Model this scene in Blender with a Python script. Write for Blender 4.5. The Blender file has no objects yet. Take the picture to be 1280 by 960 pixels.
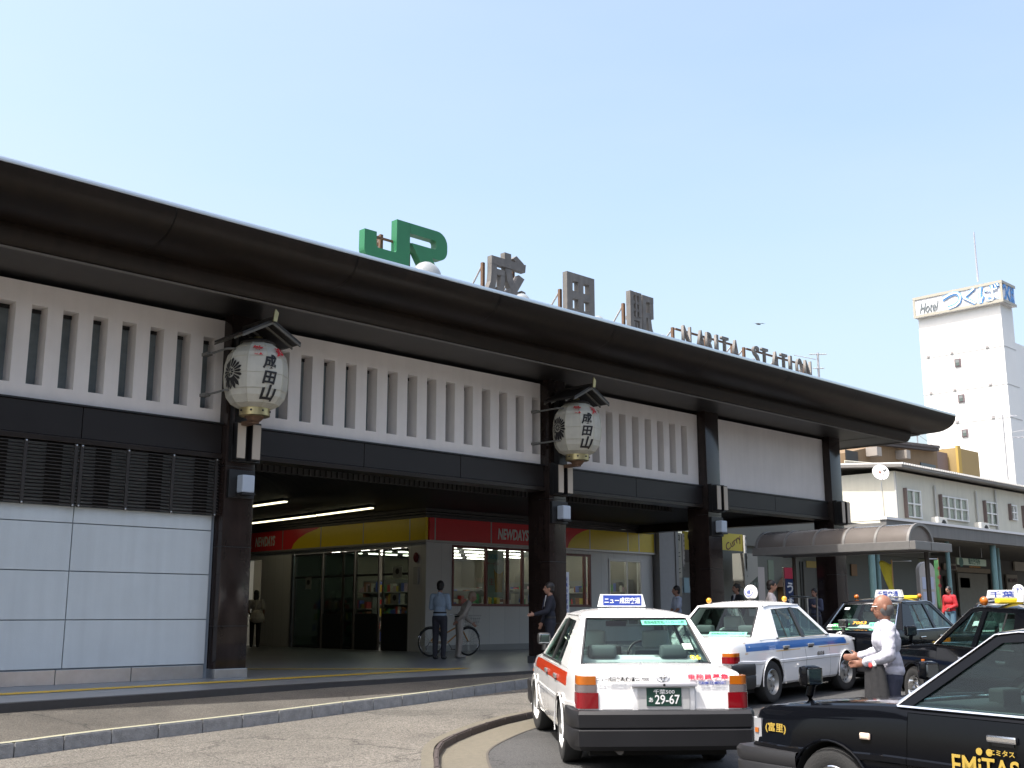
import bpy, bmesh, math, random
from mathutils import Vector, Matrix
random.seed(7)
R_ = math.radians
S = bpy.context.scene
COL = S.collection
# ---------------------------------------------------------------- camera
HC = 1.5; FPX = 1410.0; HZ = 287.0
TH = math.atan(HZ / FPX); AZ = R_(45.7)
vF = Vector((math.cos(AZ), math.sin(AZ), 0)); vR = Vector((math.sin(AZ), -math.cos(AZ), 0)); vZ = Vector((0, 0, 1))
fw = vF * math.cos(TH) + vZ * math.sin(TH); up = vZ * math.cos(TH) - vF * math.sin(TH)
cd = bpy.data.cameras.new('camera'); cam = bpy.data.objects.new('camera', cd); COL.objects.link(cam)
cam.matrix_world = Matrix((( vR.x, up.x, -fw.x, 0), (vR.y, up.y, -fw.y, 0), (vR.z, up.z, -fw.z, HC), (0, 0, 0, 1)))
cd.sensor_width = 36; cd.lens = 36 * FPX / 1280; cd.clip_start = .05; cd.clip_end = 6000
S.camera = cam
# ---------------------------------------------------------------- world, sun, exposure
SUN_EL = R_(64); SUNV = Vector((-math.cos(SUN_EL) * .984, math.cos(SUN_EL) * .18, math.sin(SUN_EL)))
w = bpy.data.worlds.new('World'); S.world = w; w.use_nodes = True
nt = w.node_tree; bg = nt.nodes['Background']
sk = nt.nodes.new('ShaderNodeTexSky'); sk.sky_type = 'NISHITA'; sk.sun_disc = False
sk.sun_elevation = SUN_EL; sk.sun_rotation = math.atan2(SUNV.x, SUNV.y); sk.air_density = 1.25; sk.dust_density = 5.5; sk.ozone_density = 0.6
tcw = nt.nodes.new('ShaderNodeTexCoord'); mpw = nt.nodes.new('ShaderNodeMapping'); mpw.inputs['Scale'].default_value = (1.2, 1.2, 4.5); nzw = nt.nodes.new('ShaderNodeTexNoise'); nzw.inputs['Scale'].default_value = 1.6; nzw.inputs['Detail'].default_value = 6
nt.links.new(tcw.outputs['Generated'], mpw.inputs[0]); nt.links.new(mpw.outputs[0], nzw.inputs['Vector'])
mrw = nt.nodes.new('ShaderNodeMapRange'); mrw.inputs[1].default_value = .3; mrw.inputs[2].default_value = .75; mrw.inputs[3].default_value = 0; mrw.inputs[4].default_value = .22; nt.links.new(nzw.outputs['Fac'], mrw.inputs[0])
# thin high haze: a little pale white over the blue, uneven
mxw = nt.nodes.new('ShaderNodeMix'); mxw.data_type = 'RGBA'; nt.links.new(mrw.outputs[0], mxw.inputs[0]); nt.links.new(sk.outputs[0], mxw.inputs[6]); mxw.inputs[7].default_value = (2.6, 2.75, 2.9, 1)
nt.links.new(mxw.outputs[2], bg.inputs[0]); bg.inputs[1].default_value = .15
sl = bpy.data.lights.new('sun', 'SUN'); sl.energy = 3.1; sl.angle = R_(.5); sl.color = (1, .965, .91)
sun = bpy.data.objects.new('sun', sl); COL.objects.link(sun); sun.rotation_euler = SUNV.to_track_quat('Z', 'Y').to_euler()
S.view_settings.view_transform = 'Standard'; S.view_settings.look = 'None'; S.view_settings.gamma = 1; S.view_settings.use_curve_mapping = False
S.view_settings.exposure = 1.2
S.render.engine = 'CYCLES'
# ---------------------------------------------------------------- points seen in the photograph -> places in the world
def ray(px, py): return fw * FPX + vR * (px - 640) + up * (480 - py)
CAM = Vector((0, 0, HC))
def onY(px, py, Y): d = ray(px, py); return CAM + d * (Y / d.y)
def onX(px, py, X): d = ray(px, py); return CAM + d * (X / d.x)
def onZ(px, py, z): d = ray(px, py); return CAM + d * ((z - HC) / d.z)
def atD(px, py, D): d = ray(px, py); return CAM + d * (D / d.dot(vF))
def G(x, y, o=0): return .02 * (min(max(x, -20), 40) - 8) + .01 * (min(max(y, -10), 16) - 8) + o
# ---------------------------------------------------------------- materials
MAT = {}
def mat(name, col, rough=.6, metal=0, var=0, scale=8, bump=0, bscale=40, spec=.5, emit=0, coat=0, streak=0, detail=6):
    if name in MAT: return MAT[name]
    m = bpy.data.materials.new(name); m.use_nodes = True; n = m.node_tree; b = n.nodes['Principled BSDF']; MAT[name] = m
    c = (*col, 1); b.inputs['Base Color'].default_value = c; b.inputs['Roughness'].default_value = rough; b.inputs['Metallic'].default_value = metal
    b.inputs['Specular IOR Level'].default_value = spec
    if coat: b.inputs['Coat Weight'].default_value = coat; b.inputs['Coat Roughness'].default_value = .03
    if emit: b.inputs['Emission Color'].default_value = c; b.inputs['Emission Strength'].default_value = emit
    if var or bump or streak:
        tc = n.nodes.new('ShaderNodeTexCoord'); geo = n.nodes.new('ShaderNodeNewGeometry')
    if var:
        no = n.nodes.new('ShaderNodeTexNoise'); no.inputs['Scale'].default_value = scale; no.inputs['Detail'].default_value = detail
        no.inputs['Roughness'].default_value = .65
        n.links.new(geo.outputs['Position'], no.inputs['Vector'])
        mr = n.nodes.new('ShaderNodeMapRange'); mr.inputs[1].default_value = .25; mr.inputs[2].default_value = .75
        mr.inputs[3].default_value = 1 - var; mr.inputs[4].default_value = 1 + var
        n.links.new(no.outputs['Fac'], mr.inputs[0])
        hs = n.nodes.new('ShaderNodeVectorMath'); hs.operation = 'SCALE'; hs.inputs[0].default_value = col
        last = mr.outputs[0]
        if streak:
            mp = n.nodes.new('ShaderNodeMapping'); mp.inputs['Scale'].default_value = (3.2, 3.2, .22)
            n.links.new(geo.outputs['Position'], mp.inputs['Vector'])
            n2 = n.nodes.new('ShaderNodeTexNoise'); n2.inputs['Scale'].default_value = 2.2; n2.inputs['Detail'].default_value = 5
            n.links.new(mp.outputs[0], n2.inputs['Vector'])
            m2 = n.nodes.new('ShaderNodeMapRange'); m2.inputs[1].default_value = .35; m2.inputs[2].default_value = .7; m2.inputs[3].default_value = 1; m2.inputs[4].default_value = 1 - streak
            n.links.new(n2.outputs['Fac'], m2.inputs[0])
            mu = n.nodes.new('ShaderNodeMath'); mu.operation = 'MULTIPLY'; n.links.new(last, mu.inputs[0]); n.links.new(m2.outputs[0], mu.inputs[1]); last = mu.outputs[0]
        n.links.new(last, hs.inputs['Scale']); n.links.new(hs.outputs[0], b.inputs['Base Color'])
        m3 = n.nodes.new('ShaderNodeMapRange'); m3.inputs[3].default_value = max(.02, rough - .06); m3.inputs[4].default_value = min(1, rough + .08)
        n.links.new(no.outputs['Fac'], m3.inputs[0]); n.links.new(m3.outputs[0], b.inputs['Roughness'])
    if bump:
        nb = n.nodes.new('ShaderNodeTexNoise'); nb.inputs['Scale'].default_value = bscale; nb.inputs['Detail'].default_value = 4
        n.links.new(geo.outputs['Position'], nb.inputs['Vector'])
        bp = n.nodes.new('ShaderNodeBump'); bp.inputs['Strength'].default_value = bump; bp.inputs['Distance'].default_value = .02
        n.links.new(nb.outputs['Fac'], bp.inputs['Height']); n.links.new(bp.outputs[0], b.inputs['Normal'])
    return m
def speckle(name, col, dark, light, scale, rough=.9, bump=.5, big=.12, bigscale=.6):
    """aggregate surfaces: stones of three tones, plus broad stains"""
    m = bpy.data.materials.new(name); m.use_nodes = True; n = m.node_tree; b = n.nodes['Principled BSDF']; MAT[name] = m
    geo = n.nodes.new('ShaderNodeNewGeometry')
    vo = n.nodes.new('ShaderNodeTexVoronoi'); vo.inputs['Scale'].default_value = scale; n.links.new(geo.outputs['Position'], vo.inputs['Vector'])
    cr = n.nodes.new('ShaderNodeValToRGB'); e = cr.color_ramp.elements; e[0].position = .1; e[0].color = (*dark, 1); e[1].position = .9; e[1].color = (*light, 1)
    k = cr.color_ramp.elements.new(.45); k.color = (*col, 1)
    sp = n.nodes.new('ShaderNodeSeparateColor'); n.links.new(vo.outputs['Color'], sp.inputs[0]); n.links.new(sp.outputs[0], cr.inputs[0])
    no = n.nodes.new('ShaderNodeTexNoise'); no.inputs['Scale'].default_value = bigscale; no.inputs['Detail'].default_value = 8; no.inputs['Roughness'].default_value = .6
    n.links.new(geo.outputs['Position'], no.inputs['Vector'])
    mr = n.nodes.new('ShaderNodeMapRange'); mr.inputs[1].default_value = .32; mr.inputs[2].default_value = .7; mr.inputs[3].default_value = 1 - big; mr.inputs[4].default_value = 1 + big
    n.links.new(no.outputs['Fac'], mr.inputs[0])
    st = n.nodes.new('ShaderNodeTexNoise'); st.inputs['Scale'].default_value = .55; st.inputs['Detail'].default_value = 3; st.inputs['Distortion'].default_value = 1.2; n.links.new(geo.outputs['Position'], st.inputs['Vector'])
    sm = n.nodes.new('ShaderNodeMapRange'); sm.inputs[1].default_value = .56; sm.inputs[2].default_value = .66; sm.inputs[3].default_value = 1; sm.inputs[4].default_value = .80; n.links.new(st.outputs['Fac'], sm.inputs[0])
    ck = n.nodes.new('ShaderNodeTexVoronoi'); ck.feature = 'DISTANCE_TO_EDGE'; ck.inputs['Scale'].default_value = .32
    wp = n.nodes.new('ShaderNodeVectorMath'); wp.operation = 'ADD'; n.links.new(geo.outputs['Position'], wp.inputs[0]); n.links.new(no.outputs['Color'], wp.inputs[1]); n.links.new(wp.outputs[0], ck.inputs['Vector'])
    cm = n.nodes.new('ShaderNodeMapRange'); cm.inputs[1].default_value = .0015; cm.inputs[2].default_value = .005; cm.inputs[3].default_value = .55; cm.inputs[4].default_value = 1; n.links.new(ck.outputs['Distance'], cm.inputs[0])
    m1 = n.nodes.new('ShaderNodeMath'); m1.operation = 'MULTIPLY'; n.links.new(mr.outputs[0], m1.inputs[0]); n.links.new(sm.outputs[0], m1.inputs[1])
    m2_ = n.nodes.new('ShaderNodeMath'); m2_.operation = 'MULTIPLY'; n.links.new(m1.outputs[0], m2_.inputs[0]); n.links.new(cm.outputs[0], m2_.inputs[1])
    hs = n.nodes.new('ShaderNodeVectorMath'); hs.operation = 'SCALE'; n.links.new(cr.outputs[0], hs.inputs[0]); n.links.new(m2_.outputs[0], hs.inputs['Scale'])
    n.links.new(hs.outputs[0], b.inputs['Base Color']); b.inputs['Roughness'].default_value = rough
    bp = n.nodes.new('ShaderNodeBump'); bp.inputs['Strength'].default_value = bump; bp.inputs['Distance'].default_value = .01
    n.links.new(vo.outputs['Distance'], bp.inputs['Height']); n.links.new(bp.outputs[0], b.inputs['Normal'])
    return m
def glass(name, tint=(.88, .92, .90), refl=1.0, rough=.0):
    m = bpy.data.materials.new(name); m.use_nodes = True; n = m.node_tree; MAT[name] = m
    n.nodes.remove(n.nodes['Principled BSDF']); o = n.nodes['Material Output']
    t = n.nodes.new('ShaderNodeBsdfTransparent'); t.inputs[0].default_value = (*tint, 1)
    g = n.nodes.new('ShaderNodeBsdfGlossy'); g.inputs['Roughness'].default_value = rough
    f = n.nodes.new('ShaderNodeLayerWeight'); pw = n.nodes.new('ShaderNodeMath'); pw.operation = 'POWER'; pw.inputs[1].default_value = 4; n.links.new(f.outputs['Facing'], pw.inputs[0])
    mm = n.nodes.new('ShaderNodeMath'); mm.operation = 'MULTIPLY_ADD'; mm.inputs[1].default_value = .8*refl; mm.inputs[2].default_value = .05*refl; mm.use_clamp = True; n.links.new(pw.outputs[0], mm.inputs[0])
    x = n.nodes.new('ShaderNodeMixShader'); n.links.new(mm.outputs[0], x.inputs[0]); n.links.new(t.outputs[0], x.inputs[1]); n.links.new(g.outputs[0], x.inputs[2])
    n.links.new(x.outputs[0], o.inputs[0]); return m
def tiles(name, col, grout, sx, sy, rough=.25, var=.06):
    m = bpy.data.materials.new(name); m.use_nodes = True; n = m.node_tree; b = n.nodes['Principled BSDF']; MAT[name] = m
    geo = n.nodes.new('ShaderNodeNewGeometry'); br = n.nodes.new('ShaderNodeTexBrick'); br.offset = 0; br.inputs['Scale'].default_value = 1
    br.inputs['Brick Width'].default_value = sx; br.inputs['Row Height'].default_value = sy; br.inputs['Mortar Size'].default_value = .006
    c = Vector(col); br.inputs['Color1'].default_value = (*(c * (1 - var)), 1); br.inputs['Color2'].default_value = (*(c * (1 + var)), 1); br.inputs['Mortar'].default_value = (*grout, 1)
    n.links.new(geo.outputs['Position'], br.inputs['Vector']); n.links.new(br.outputs[0], b.inputs['Base Color']); b.inputs['Roughness'].default_value = rough
    no = n.nodes.new('ShaderNodeTexNoise'); no.inputs['Scale'].default_value = 2.5; no.inputs['Detail'].default_value = 6; n.links.new(geo.outputs['Position'], no.inputs['Vector'])
    mr = n.nodes.new('ShaderNodeMapRange'); mr.inputs[3].default_value = rough - .03; mr.inputs[4].default_value = rough + .08; n.links.new(no.outputs['Fac'], mr.inputs[0]); n.links.new(mr.outputs[0], b.inputs['Roughness'])
    return m
asphalt = speckle('asphalt', (.046, .046, .047), (.028, .028, .028), (.075, .075, .074), 130, big=.14)
apron_m = speckle('exposed_aggregate', (.116, .105, .089), (.058, .053, .046), (.190, .176, .152), 80, bump=.9, big=.14)
pave_m = speckle('pavement_asphalt', (.078, .069, .057), (.052, .047, .040), (.112, .101, .085), 110, big=.22, bigscale=.9)
kerb_m = mat('kerb_concrete', (.23, .235, .24), .85, var=.30, scale=9, bump=.5, bscale=60)
kerbtop_m = mat('kerb_dark_stone', (.055, .043, .040), .7, var=.25, scale=12, bump=.4)
gutter_m = mat('gutter_concrete', (.118, .106, .08), .9, var=.18, scale=14, bump=.5, bscale=90)
floor_m = mat('polished_floor', (.17, .18, .195), .33, var=.05, scale=.5, detail=2)
tact_m = mat('tactile_yellow', (.62, .42, .04), .6, var=.15, scale=10)
brown = mat('brown_enamel', (.020, .015, .013), .3, var=.25, scale=1.3, spec=.3)
brown_gl = mat('brown_polished_tile', (.024, .016, .014), .16, var=.35, scale=2.2, coat=.15, streak=.3, spec=.35)
brown_soff = mat('brown_soffit_metal', (.016, .0105, .007), .40, var=.45, scale=.8, spec=.25, streak=.3)
beam_m = mat('brown_beam_panel', (.015, .0125, .0125), .42, var=.12, scale=2, spec=.35)
black = mat('black_paint', (.012, .012, .013), .4)
plaster = mat('white_plaster', (.76, .72, .695), .9, var=.05, scale=1.6, bump=.15, bscale=80, streak=.05)
panel_m = mat('blue_grey_cladding', (.55, .60, .625), .45, var=.05, scale=1.3, bump=.08, bscale=50, streak=.07)
steel = mat('stainless_steel', (.55, .56, .57), .32, metal=1, var=.12, scale=4)
alu = mat('aluminium_edge', (.70, .74, .76), .35, metal=.8)
glassy = glass('window_glass')
darkglass = glass('dark_glass', (.25, .32, .3), 1.2)
sign_grey = mat('rusty_grey_metal', (.16, .15, .14), .6, metal=.2, var=.22, scale=5, bump=.2, streak=.25)
jr_green = mat('green_sign_paint', (.02, .16, .065), .42, var=.08, scale=3)
rust = mat('rusty_steel', (.13, .075, .045), .8, var=.35, scale=9)
paper = mat('lantern_shell', (.52, .505, .44), .55, var=.10, scale=5, streak=.12)
ink = mat('black_ink', (.012, .011, .012), .6)
redink = mat('red_ink', (.55, .02, .03), .6)
brass = mat('aged_brass', (.45, .38, .20), .35, metal=.9, var=.2, scale=12)
cream = mat('cream_lamp_panel', (.44, .38, .31), .5)
lampw = mat('opal_lamp', (.42, .48, .56), .3)
white = mat('white_paint', (.78, .78, .77), .5)
tubelit = mat('lit_tube', (1, .97, .85), .5, emit=6)
tubewarm = mat('lit_tube_warm', (1, .92, .6), .5, emit=1.3)
# ---------------------------------------------------------------- mesh helpers
class MB:
    def __init__(s): s.b = bmesh.new()
    def poly(s, pts):
        vs = [s.b.verts.new(p) for p in pts]
        return s.b.faces.new(vs)
    def box(s, a, c, bev=0):
        x0, y0, z0 = a; x1, y1, z1 = c
        v = [s.b.verts.new(p) for p in ((x0,y0,z0),(x1,y0,z0),(x1,y1,z0),(x0,y1,z0),(x0,y0,z1),(x1,y0,z1),(x1,y1,z1),(x0,y1,z1))]
        fs = [s.b.faces.new([v[i] for i in f]) for f in ((0,3,2,1),(4,5,6,7),(0,1,5,4),(1,2,6,5),(2,3,7,6),(3,0,4,7))]
        if bev: bmesh.ops.bevel(s.b, geom=list({e for f in fs for e in f.edges}), offset=bev, segments=2, affect='EDGES', profile=.6)
        return s
    def obox(s, c, sz, M=None, bev=0):
        """box centred on c with size sz turned by matrix M"""
        n0 = len(s.b.verts); h = Vector(sz) / 2
        s.b.verts.ensure_lookup_table(); old = set(s.b.verts)
        s.box(-h, h, bev)
        for v in s.b.verts:
            if v not in old: v.co = (M @ v.co if M else v.co) + Vector(c)
        return s
    def prism(s, poly, f, d):
        """poly of 2D points mapped by f(u,v)->3D, pushed by vector d"""
        a = [Vector(f(*p)) for p in poly]; d = Vector(d)
        A = [s.b.verts.new(p) for p in a]; B = [s.b.verts.new(p + d) for p in a]
        n = len(a); s.b.faces.new(A[::-1]); s.b.faces.new(B)
        for i in range(n): s.b.faces.new((A[i], A[(i+1) % n], B[(i+1) % n], B[i]))
        return s
    def tube(s, pts, r, n=8, cap=True):
        pts = [Vector(p) for p in pts]; rs = r if isinstance(r, (list, tuple)) else [r] * len(pts); rings = []
        for i, p in enumerate(pts):
            t = (pts[min(i+1, len(pts)-1)] - pts[max(i-1, 0)]).normalized()
            a = t.cross(Vector((0, 0, 1)));
            if a.length < .05: a = t.cross(Vector((0, 1, 0)))
            a.normalize(); b = t.cross(a).normalized()
            rings.append([s.b.verts.new(p + (a * math.cos(2*math.pi*k/n) + b * math.sin(2*math.pi*k/n)) * rs[i]) for k in range(n)])
        for q, w_ in zip(rings, rings[1:]):
            for k in range(n): s.b.faces.new((q[k], q[(k+1) % n], w_[(k+1) % n], w_[k]))
        if cap: s.b.faces.new(rings[0][::-1]); s.b.faces.new(rings[-1])
        return s
    def lathe(s, prof, c=(0,0,0), n=24, axis='Z', ph=0, capends=True):
        c = Vector(c); rings = []
        for r, h in prof:
            ring = []
            for k in range(n):
                a = 2*math.pi*k/n + ph; x, y = r*math.cos(a), r*math.sin(a)
                p = (x, y, h) if axis == 'Z' else ((x, h, y) if axis == 'Y' else (h, x, y))
                ring.append(s.b.verts.new(c + Vector(p)))
            rings.append(ring)
        for q, w_ in zip(rings, rings[1:]):
            for k in range(n): s.b.faces.new((q[k], q[(k+1) % n], w_[(k+1) % n], w_[k]))
        if capends:
            for rg in (rings[0], rings[-1]):
                try: s.b.faces.new(rg)
                except Exception: pass
        return s
    def grid(s, f, us, vs):
        g = [[s.b.verts.new(f(u, v)) for v in vs] for u in us]
        for i in range(len(us)-1):
            for j in range(len(vs)-1): s.b.faces.new((g[i][j], g[i+1][j], g[i+1][j+1], g[i][j+1]))
        return s
    def ell(s, c, r, n=12, M=None):
        m = (M.to_4x4() if M else Matrix()).copy(); T = Matrix.Translation(Vector(c)) @ m @ Matrix.Diagonal((*r, 1))
        bmesh.ops.create_uvsphere(s.b, u_segments=n, v_segments=max(6, n*2//3), radius=1, matrix=T); return s
    def cap(s, a, b, ra, rb, n=12):
        a, b = Vector(a), Vector(b); s.ell(a, (ra,)*3, n); s.ell(b, (rb,)*3, n)
        if (b-a).length > 1e-4: s.tube([a, b], [ra, rb], n)
        return s
    def build(s, name, m, parent=None, smooth=None, world=True, recalc=True):
        if recalc: bmesh.ops.recalc_face_normals(s.b, faces=s.b.faces)
        me = bpy.data.meshes.new(name); s.b.to_mesh(me); s.b.free()
        return link(name, me, m, parent, smooth, world)
def link(name, me, m, parent=None, smooth=None, world=True):
    if m is not None:
        me.materials.clear(); me.materials.append(m)
    if parent is not None and world:
        root = parent; off = Vector(root.location)
        while root.parent: root = root.parent; off = off + root.location
        me.transform(Matrix.Translation(-off))
    if smooth is not None:
        me.polygons.foreach_set('use_smooth', [True] * len(me.polygons)); me.set_sharp_from_angle(angle=R_(smooth))
    o = bpy.data.objects.new(name, me); COL.objects.link(o)
    if parent is not None: o.parent = parent
    return o
def tag(o, label=None, cat=None, group=None, kind=None):
    if label: o['label'] = label
    if cat: o['category'] = cat
    if group: o['group'] = group
    if kind: o['kind'] = kind
    return o
def empty(name, loc=(0,0,0), rz=0, label=None, cat=None, group=None, kind=None):
    o = bpy.data.objects.new(name, None); COL.objects.link(o); o.location = loc; o.rotation_euler = (0, 0, rz); o.empty_display_size = .2
    return tag(o, label, cat, group, kind)
def copy_tree(o, parent=None):
    c = o.copy(); COL.objects.link(c)
    if parent: c.parent = parent
    for ch in list(o.children): copy_tree(ch, c)
    return c
def bx(name, a, c, m, parent=None, bev=0, world=True): return MB().box(a, c, bev).build(name, m, parent, world=world)
# lettering: the text is turned into a mesh of the width and height asked for, then laid on a surface
def text_bm(s, wd, ht, depth=.004, bold=0, shear=0, maxlen=0):
    c = bpy.data.curves.new('t', 'FONT'); c.body = s; c.extrude = .02; c.offset = bold; c.shear = shear; c.resolution_u = 3
    o = bpy.data.objects.new('t', c); COL.objects.link(o); bpy.context.view_layer.update()
    dg = bpy.context.evaluated_depsgraph_get(); me = bpy.data.meshes.new_from_object(o.evaluated_get(dg)); bpy.data.objects.remove(o)
    b = bmesh.new(); b.from_mesh(me); bpy.data.meshes.remove(me)
    if not b.verts: return b
    xs = [v.co.x for v in b.verts]; ys = [v.co.y for v in b.verts]
    x0, x1, y0, y1 = min(xs), max(xs), min(ys), max(ys)
    kx = wd/(x1-x0); ky = ht/(y1-y0) if ht else kx
    for v in b.verts: v.co = Vector(((v.co.x-(x0+x1)/2)*kx, (v.co.y-(y0+y1)/2)*ky, (v.co.z+.02)/.04*depth))
    if maxlen:
        for _ in range(3):
            es = [e for e in b.edges if e.calc_length() > maxlen]
            if not es: break
            bmesh.ops.subdivide_edges(b, edges=es, cuts=1); bmesh.ops.triangulate(b, faces=b.faces)
    return b
def lay(b, O, Rv, Uv, Nv=None):
    O, Rv, Uv = Vector(O), Vector(Rv).normalized(), Vector(Uv).normalized(); Nv = Vector(Nv).normalized() if Nv else Rv.cross(Uv)
    for v in b.verts: v.co = O + Rv*v.co.x + Uv*v.co.y + Nv*v.co.z
    return b
def text(name, s, O, Rv, Uv, wd, ht, m, parent, depth=.004, bold=0, world=True, Nv=None, shear=0):
    b = lay(text_bm(s, wd, ht, depth, bold, shear), O, Rv, Uv, Nv); mb = MB(); mb.b.free(); mb.b = b
    return mb.build(name, m, parent, world=world, recalc=False)
def vtext(name, s, O, Rv, Uv, cw, pitch, m, parent, depth=.004, bold=0, world=True):
    """characters set one below the other"""
    b = bmesh.new(); O, Rv, Uv = Vector(O), Vector(Rv), Vector(Uv)
    for i, ch in enumerate(s):
        if ch == ' ': continue
        if ch == 'ー': t = bmesh.new(); bmesh.ops.create_cube(t, size=1, matrix=Matrix.Translation((0,0,depth/2)) @ Matrix.Diagonal((cw*.13, cw*.8, depth, 1)))
        else: t = text_bm(ch, cw, cw, depth, bold)
        lay(t, O - Uv*pitch*i, Rv, Uv); me = bpy.data.meshes.new('x'); t.to_mesh(me); b.from_mesh(me); t.free(); bpy.data.meshes.remove(me)
    mb = MB(); mb.b.free(); mb.b = b
    return mb.build(name, m, parent, world=world, recalc=False)
X, Y, Z = Vector((1,0,0)), Vector((0,1,0)), Vector((0,0,1))
# ================================================================ GROUND
def plan_pts():
    rd = MB(); xs = [-3000, -20, 40, 3000]; ys = [-3000, -10, 16, 3000]
    rd.grid(lambda x, y: (x, y, G(x, y)), xs, ys); return rd
tag(plan_pts().build('road', asphalt), 'dark asphalt road of the station forecourt', kind='structure')
K1 = [(-6,11.5),(-2,11.7),(2,11.95),(4.65,12.17),(5.2,12.3),(6.0,12.47),(7.2,12.6),(8.4,12.8),(9.6,13.05),(10.7,13.22),(11.86,13.46),(13.0,13.72),(14.24,14.03),(15.5,14.3),(17.5,14.6),(20,14.75),(24,14.8),(30,14.8),(40,14.8)]
K2 = [(40,12.3),(25,12.25),(17,12.1),(14,11.9),(12.6,11.65),(11.44,11.3),(10.79,11.12),(9.94,10.75),(9.0,10.22),(8.4,9.78),(7.92,9.28),(7.45,8.72),(6.95,8.1),(6.3,7.1),(5.4,5.4),(4.8,3),(4,-4),(3.5,-10),(3,-20)]
def smoothpath(P, n=6):
    out = []
    for i in range(len(P)-1):
        p0, p1, p2, p3 = [Vector(P[min(max(i+k, 0), len(P)-1)]) for k in (-1, 0, 1, 2)]
        for k in range(n):
            t = k/n; out.append(.5*((2*p1)+(p2-p0)*t+(2*p0-5*p1+4*p2-p3)*t*t+(3*p1-p0-3*p2+p3)*t**3))
    out.append(Vector(P[-1])); return out
def resample(P, step):
    out = [P[0]]; acc = 0
    for a, b in zip(P, P[1:]):
        L = (b-a).length; d = step-acc
        while d <= L: out.append(a+(b-a)*(d/L)); d += step
        acc = (acc+L) % step if L+acc >= step else acc+L
    return out
def strip(P, o0, o1, z, zf=G):
    """sheet between two offsets from a path"""
    b = MB(); n = len(P); rows = []
    for i, p in enumerate(P):
        t = (P[min(i+1, n-1)]-P[max(i-1, 0)]).normalized(); nn = Vector((-t.y, t.x))
        a, c = p+nn*o0, p+nn*o1
        rows.append((b.b.verts.new((a.x, a.y, zf(a.x, a.y, z))), b.b.verts.new((c.x, c.y, zf(c.x, c.y, z)))))
    for q, r in zip(rows, rows[1:]): b.b.faces.new((q[0], r[0], r[1], q[1]))
    return b
k1 = smoothpath(K1); k2 = smoothpath(K2)
# apron of exposed aggregate between the two kerbs (raised .08 over the road)
ap = MB(); pts = [Vector((p.x, p.y)) for p in k2] + [Vector((-30, -20)), Vector((-30, 11.6))] + [Vector((p.x, p.y+.05)) for p in k1]
f = ap.poly([(p.x, p.y, G(p.x, p.y, .08)) for p in pts]); bmesh.ops.triangulate(ap.b, faces=[f])
tag(ap.build('apron_paving', apron_m), 'light exposed-aggregate paving between the two kerbs', kind='structure')
tag(strip(k2, .05, .55, .004).build('gutter_strip', gutter_m), 'pale concrete gutter along the low curved kerb', kind='structure')
tag(strip(k2, .55, .575, .006).build('gutter_edge', mat('gutter_joint', (.075, .066, .055), .9)), 'thin dark line edging the gutter', kind='structure')
tag(strip(k2, -.12, 0, .083).build('kerb_border', gutter_m), 'pale border behind the low curved kerb', kind='structure')
def kerb(name, label, path, step, wdt, z0, z1, m, gap=.016, side=1, bev=.012):
    r = empty(name, (path[0].x, path[0].y, 0), kind='structure'); r['label'] = label
    q = resample(path, step)
    for i, (a, b) in enumerate(zip(q, q[1:])):
        t = (b-a).normalized(); n = Vector((-t.y, t.x))*side; a2 = a+t*gap/2; b2 = b-t*gap/2; j = random.uniform(-.004, .004)
        B = MB(); c = [a2+n*j, b2+n*j, b2+n*wdt, a2+n*wdt]
        lo = [B.b.verts.new((p.x, p.y, G(p.x, p.y, z0))) for p in c]; hi = [B.b.verts.new((p.x, p.y, G(p.x, p.y, z1))) for p in c]
        B.b.faces.new(lo); B.b.faces.new(hi)
        for k in range(4): B.b.faces.new((lo[k], lo[(k+1) % 4], hi[(k+1) % 4], hi[k]))
        bmesh.ops.recalc_face_normals(B.b, faces=B.b.faces)
        bmesh.ops.bevel(B.b, geom=[e for e in B.b.edges if e.verts[0] in hi and e.verts[1] in hi], offset=bev, segments=2, affect='EDGES')
        B.build('kerb_stone', m, r)
    return r
kerb('kerb', 'grey concrete kerb of the station pavement', [p for p in k1 if p.x < 30], .6, .15, -.05, .23, kerb_m)
tag(strip(k1, .02, .12, .232).build('kerb_line', mat('yellow_worn_paint', (.28, .27, .19), .8, var=.15, scale=20)), 'worn pale yellow line on top of the pavement kerb', kind='structure')
kerb('low_kerb', 'low dark curved kerb round the taxi lane', [p for p in k2 if p.y > -6 and p.x < 30], .6, .055, -.05, .088, kerbtop_m, side=1)
# pavement slopes up from the kerb to the station floor edge
E0 = [(-6, 12.4), (0, 12.95), (5.08, 13.45), (9.95, 14.15), (14.3, 14.45), (17.5, 14.75), (20, 14.95), (24, 15.0), (30, 15.0), (40, 15.0)]
def edgeY(x):
    for (a, b), (c, d) in zip(E0, E0[1:]):
        if x <= c: return b+(d-b)*max(0, (x-a))/(c-a)
    return 15
pv = MB(); rows = []
for p in k1:
    e = max(edgeY(p.x), p.y+.2); n_ = 5; r0 = (p.x, p.y+.14, G(p.x, p.y, .228)); r1 = (p.x, e, (.40+.006*max(0, p.x-5)) if p.x < 15 else max(.46, G(p.x, p.y, .24)))
    rows.append([pv.b.verts.new((r0[0], r0[1]+(r1[1]-r0[1])*k/n_, r0[2]+(r1[2]-r0[2])*k/n_)) for k in range(n_+1)])
for q, r in zip(rows, rows[1:]):
    for k in range(5): pv.b.faces.new((q[k], r[k], r[k+1], q[k+1]))
tag(pv.build('pavement', pave_m), 'sunlit brownish pavement in front of the station', kind='structure')
fl = MB(); pp = [(x, y) for x, y in E0 if x <= 30] + [(30, 60), (-6, 60)]
f = fl.poly([(x, y, .5) for x, y in pp]); bmesh.ops.triangulate(fl.b, faces=[f])
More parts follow.
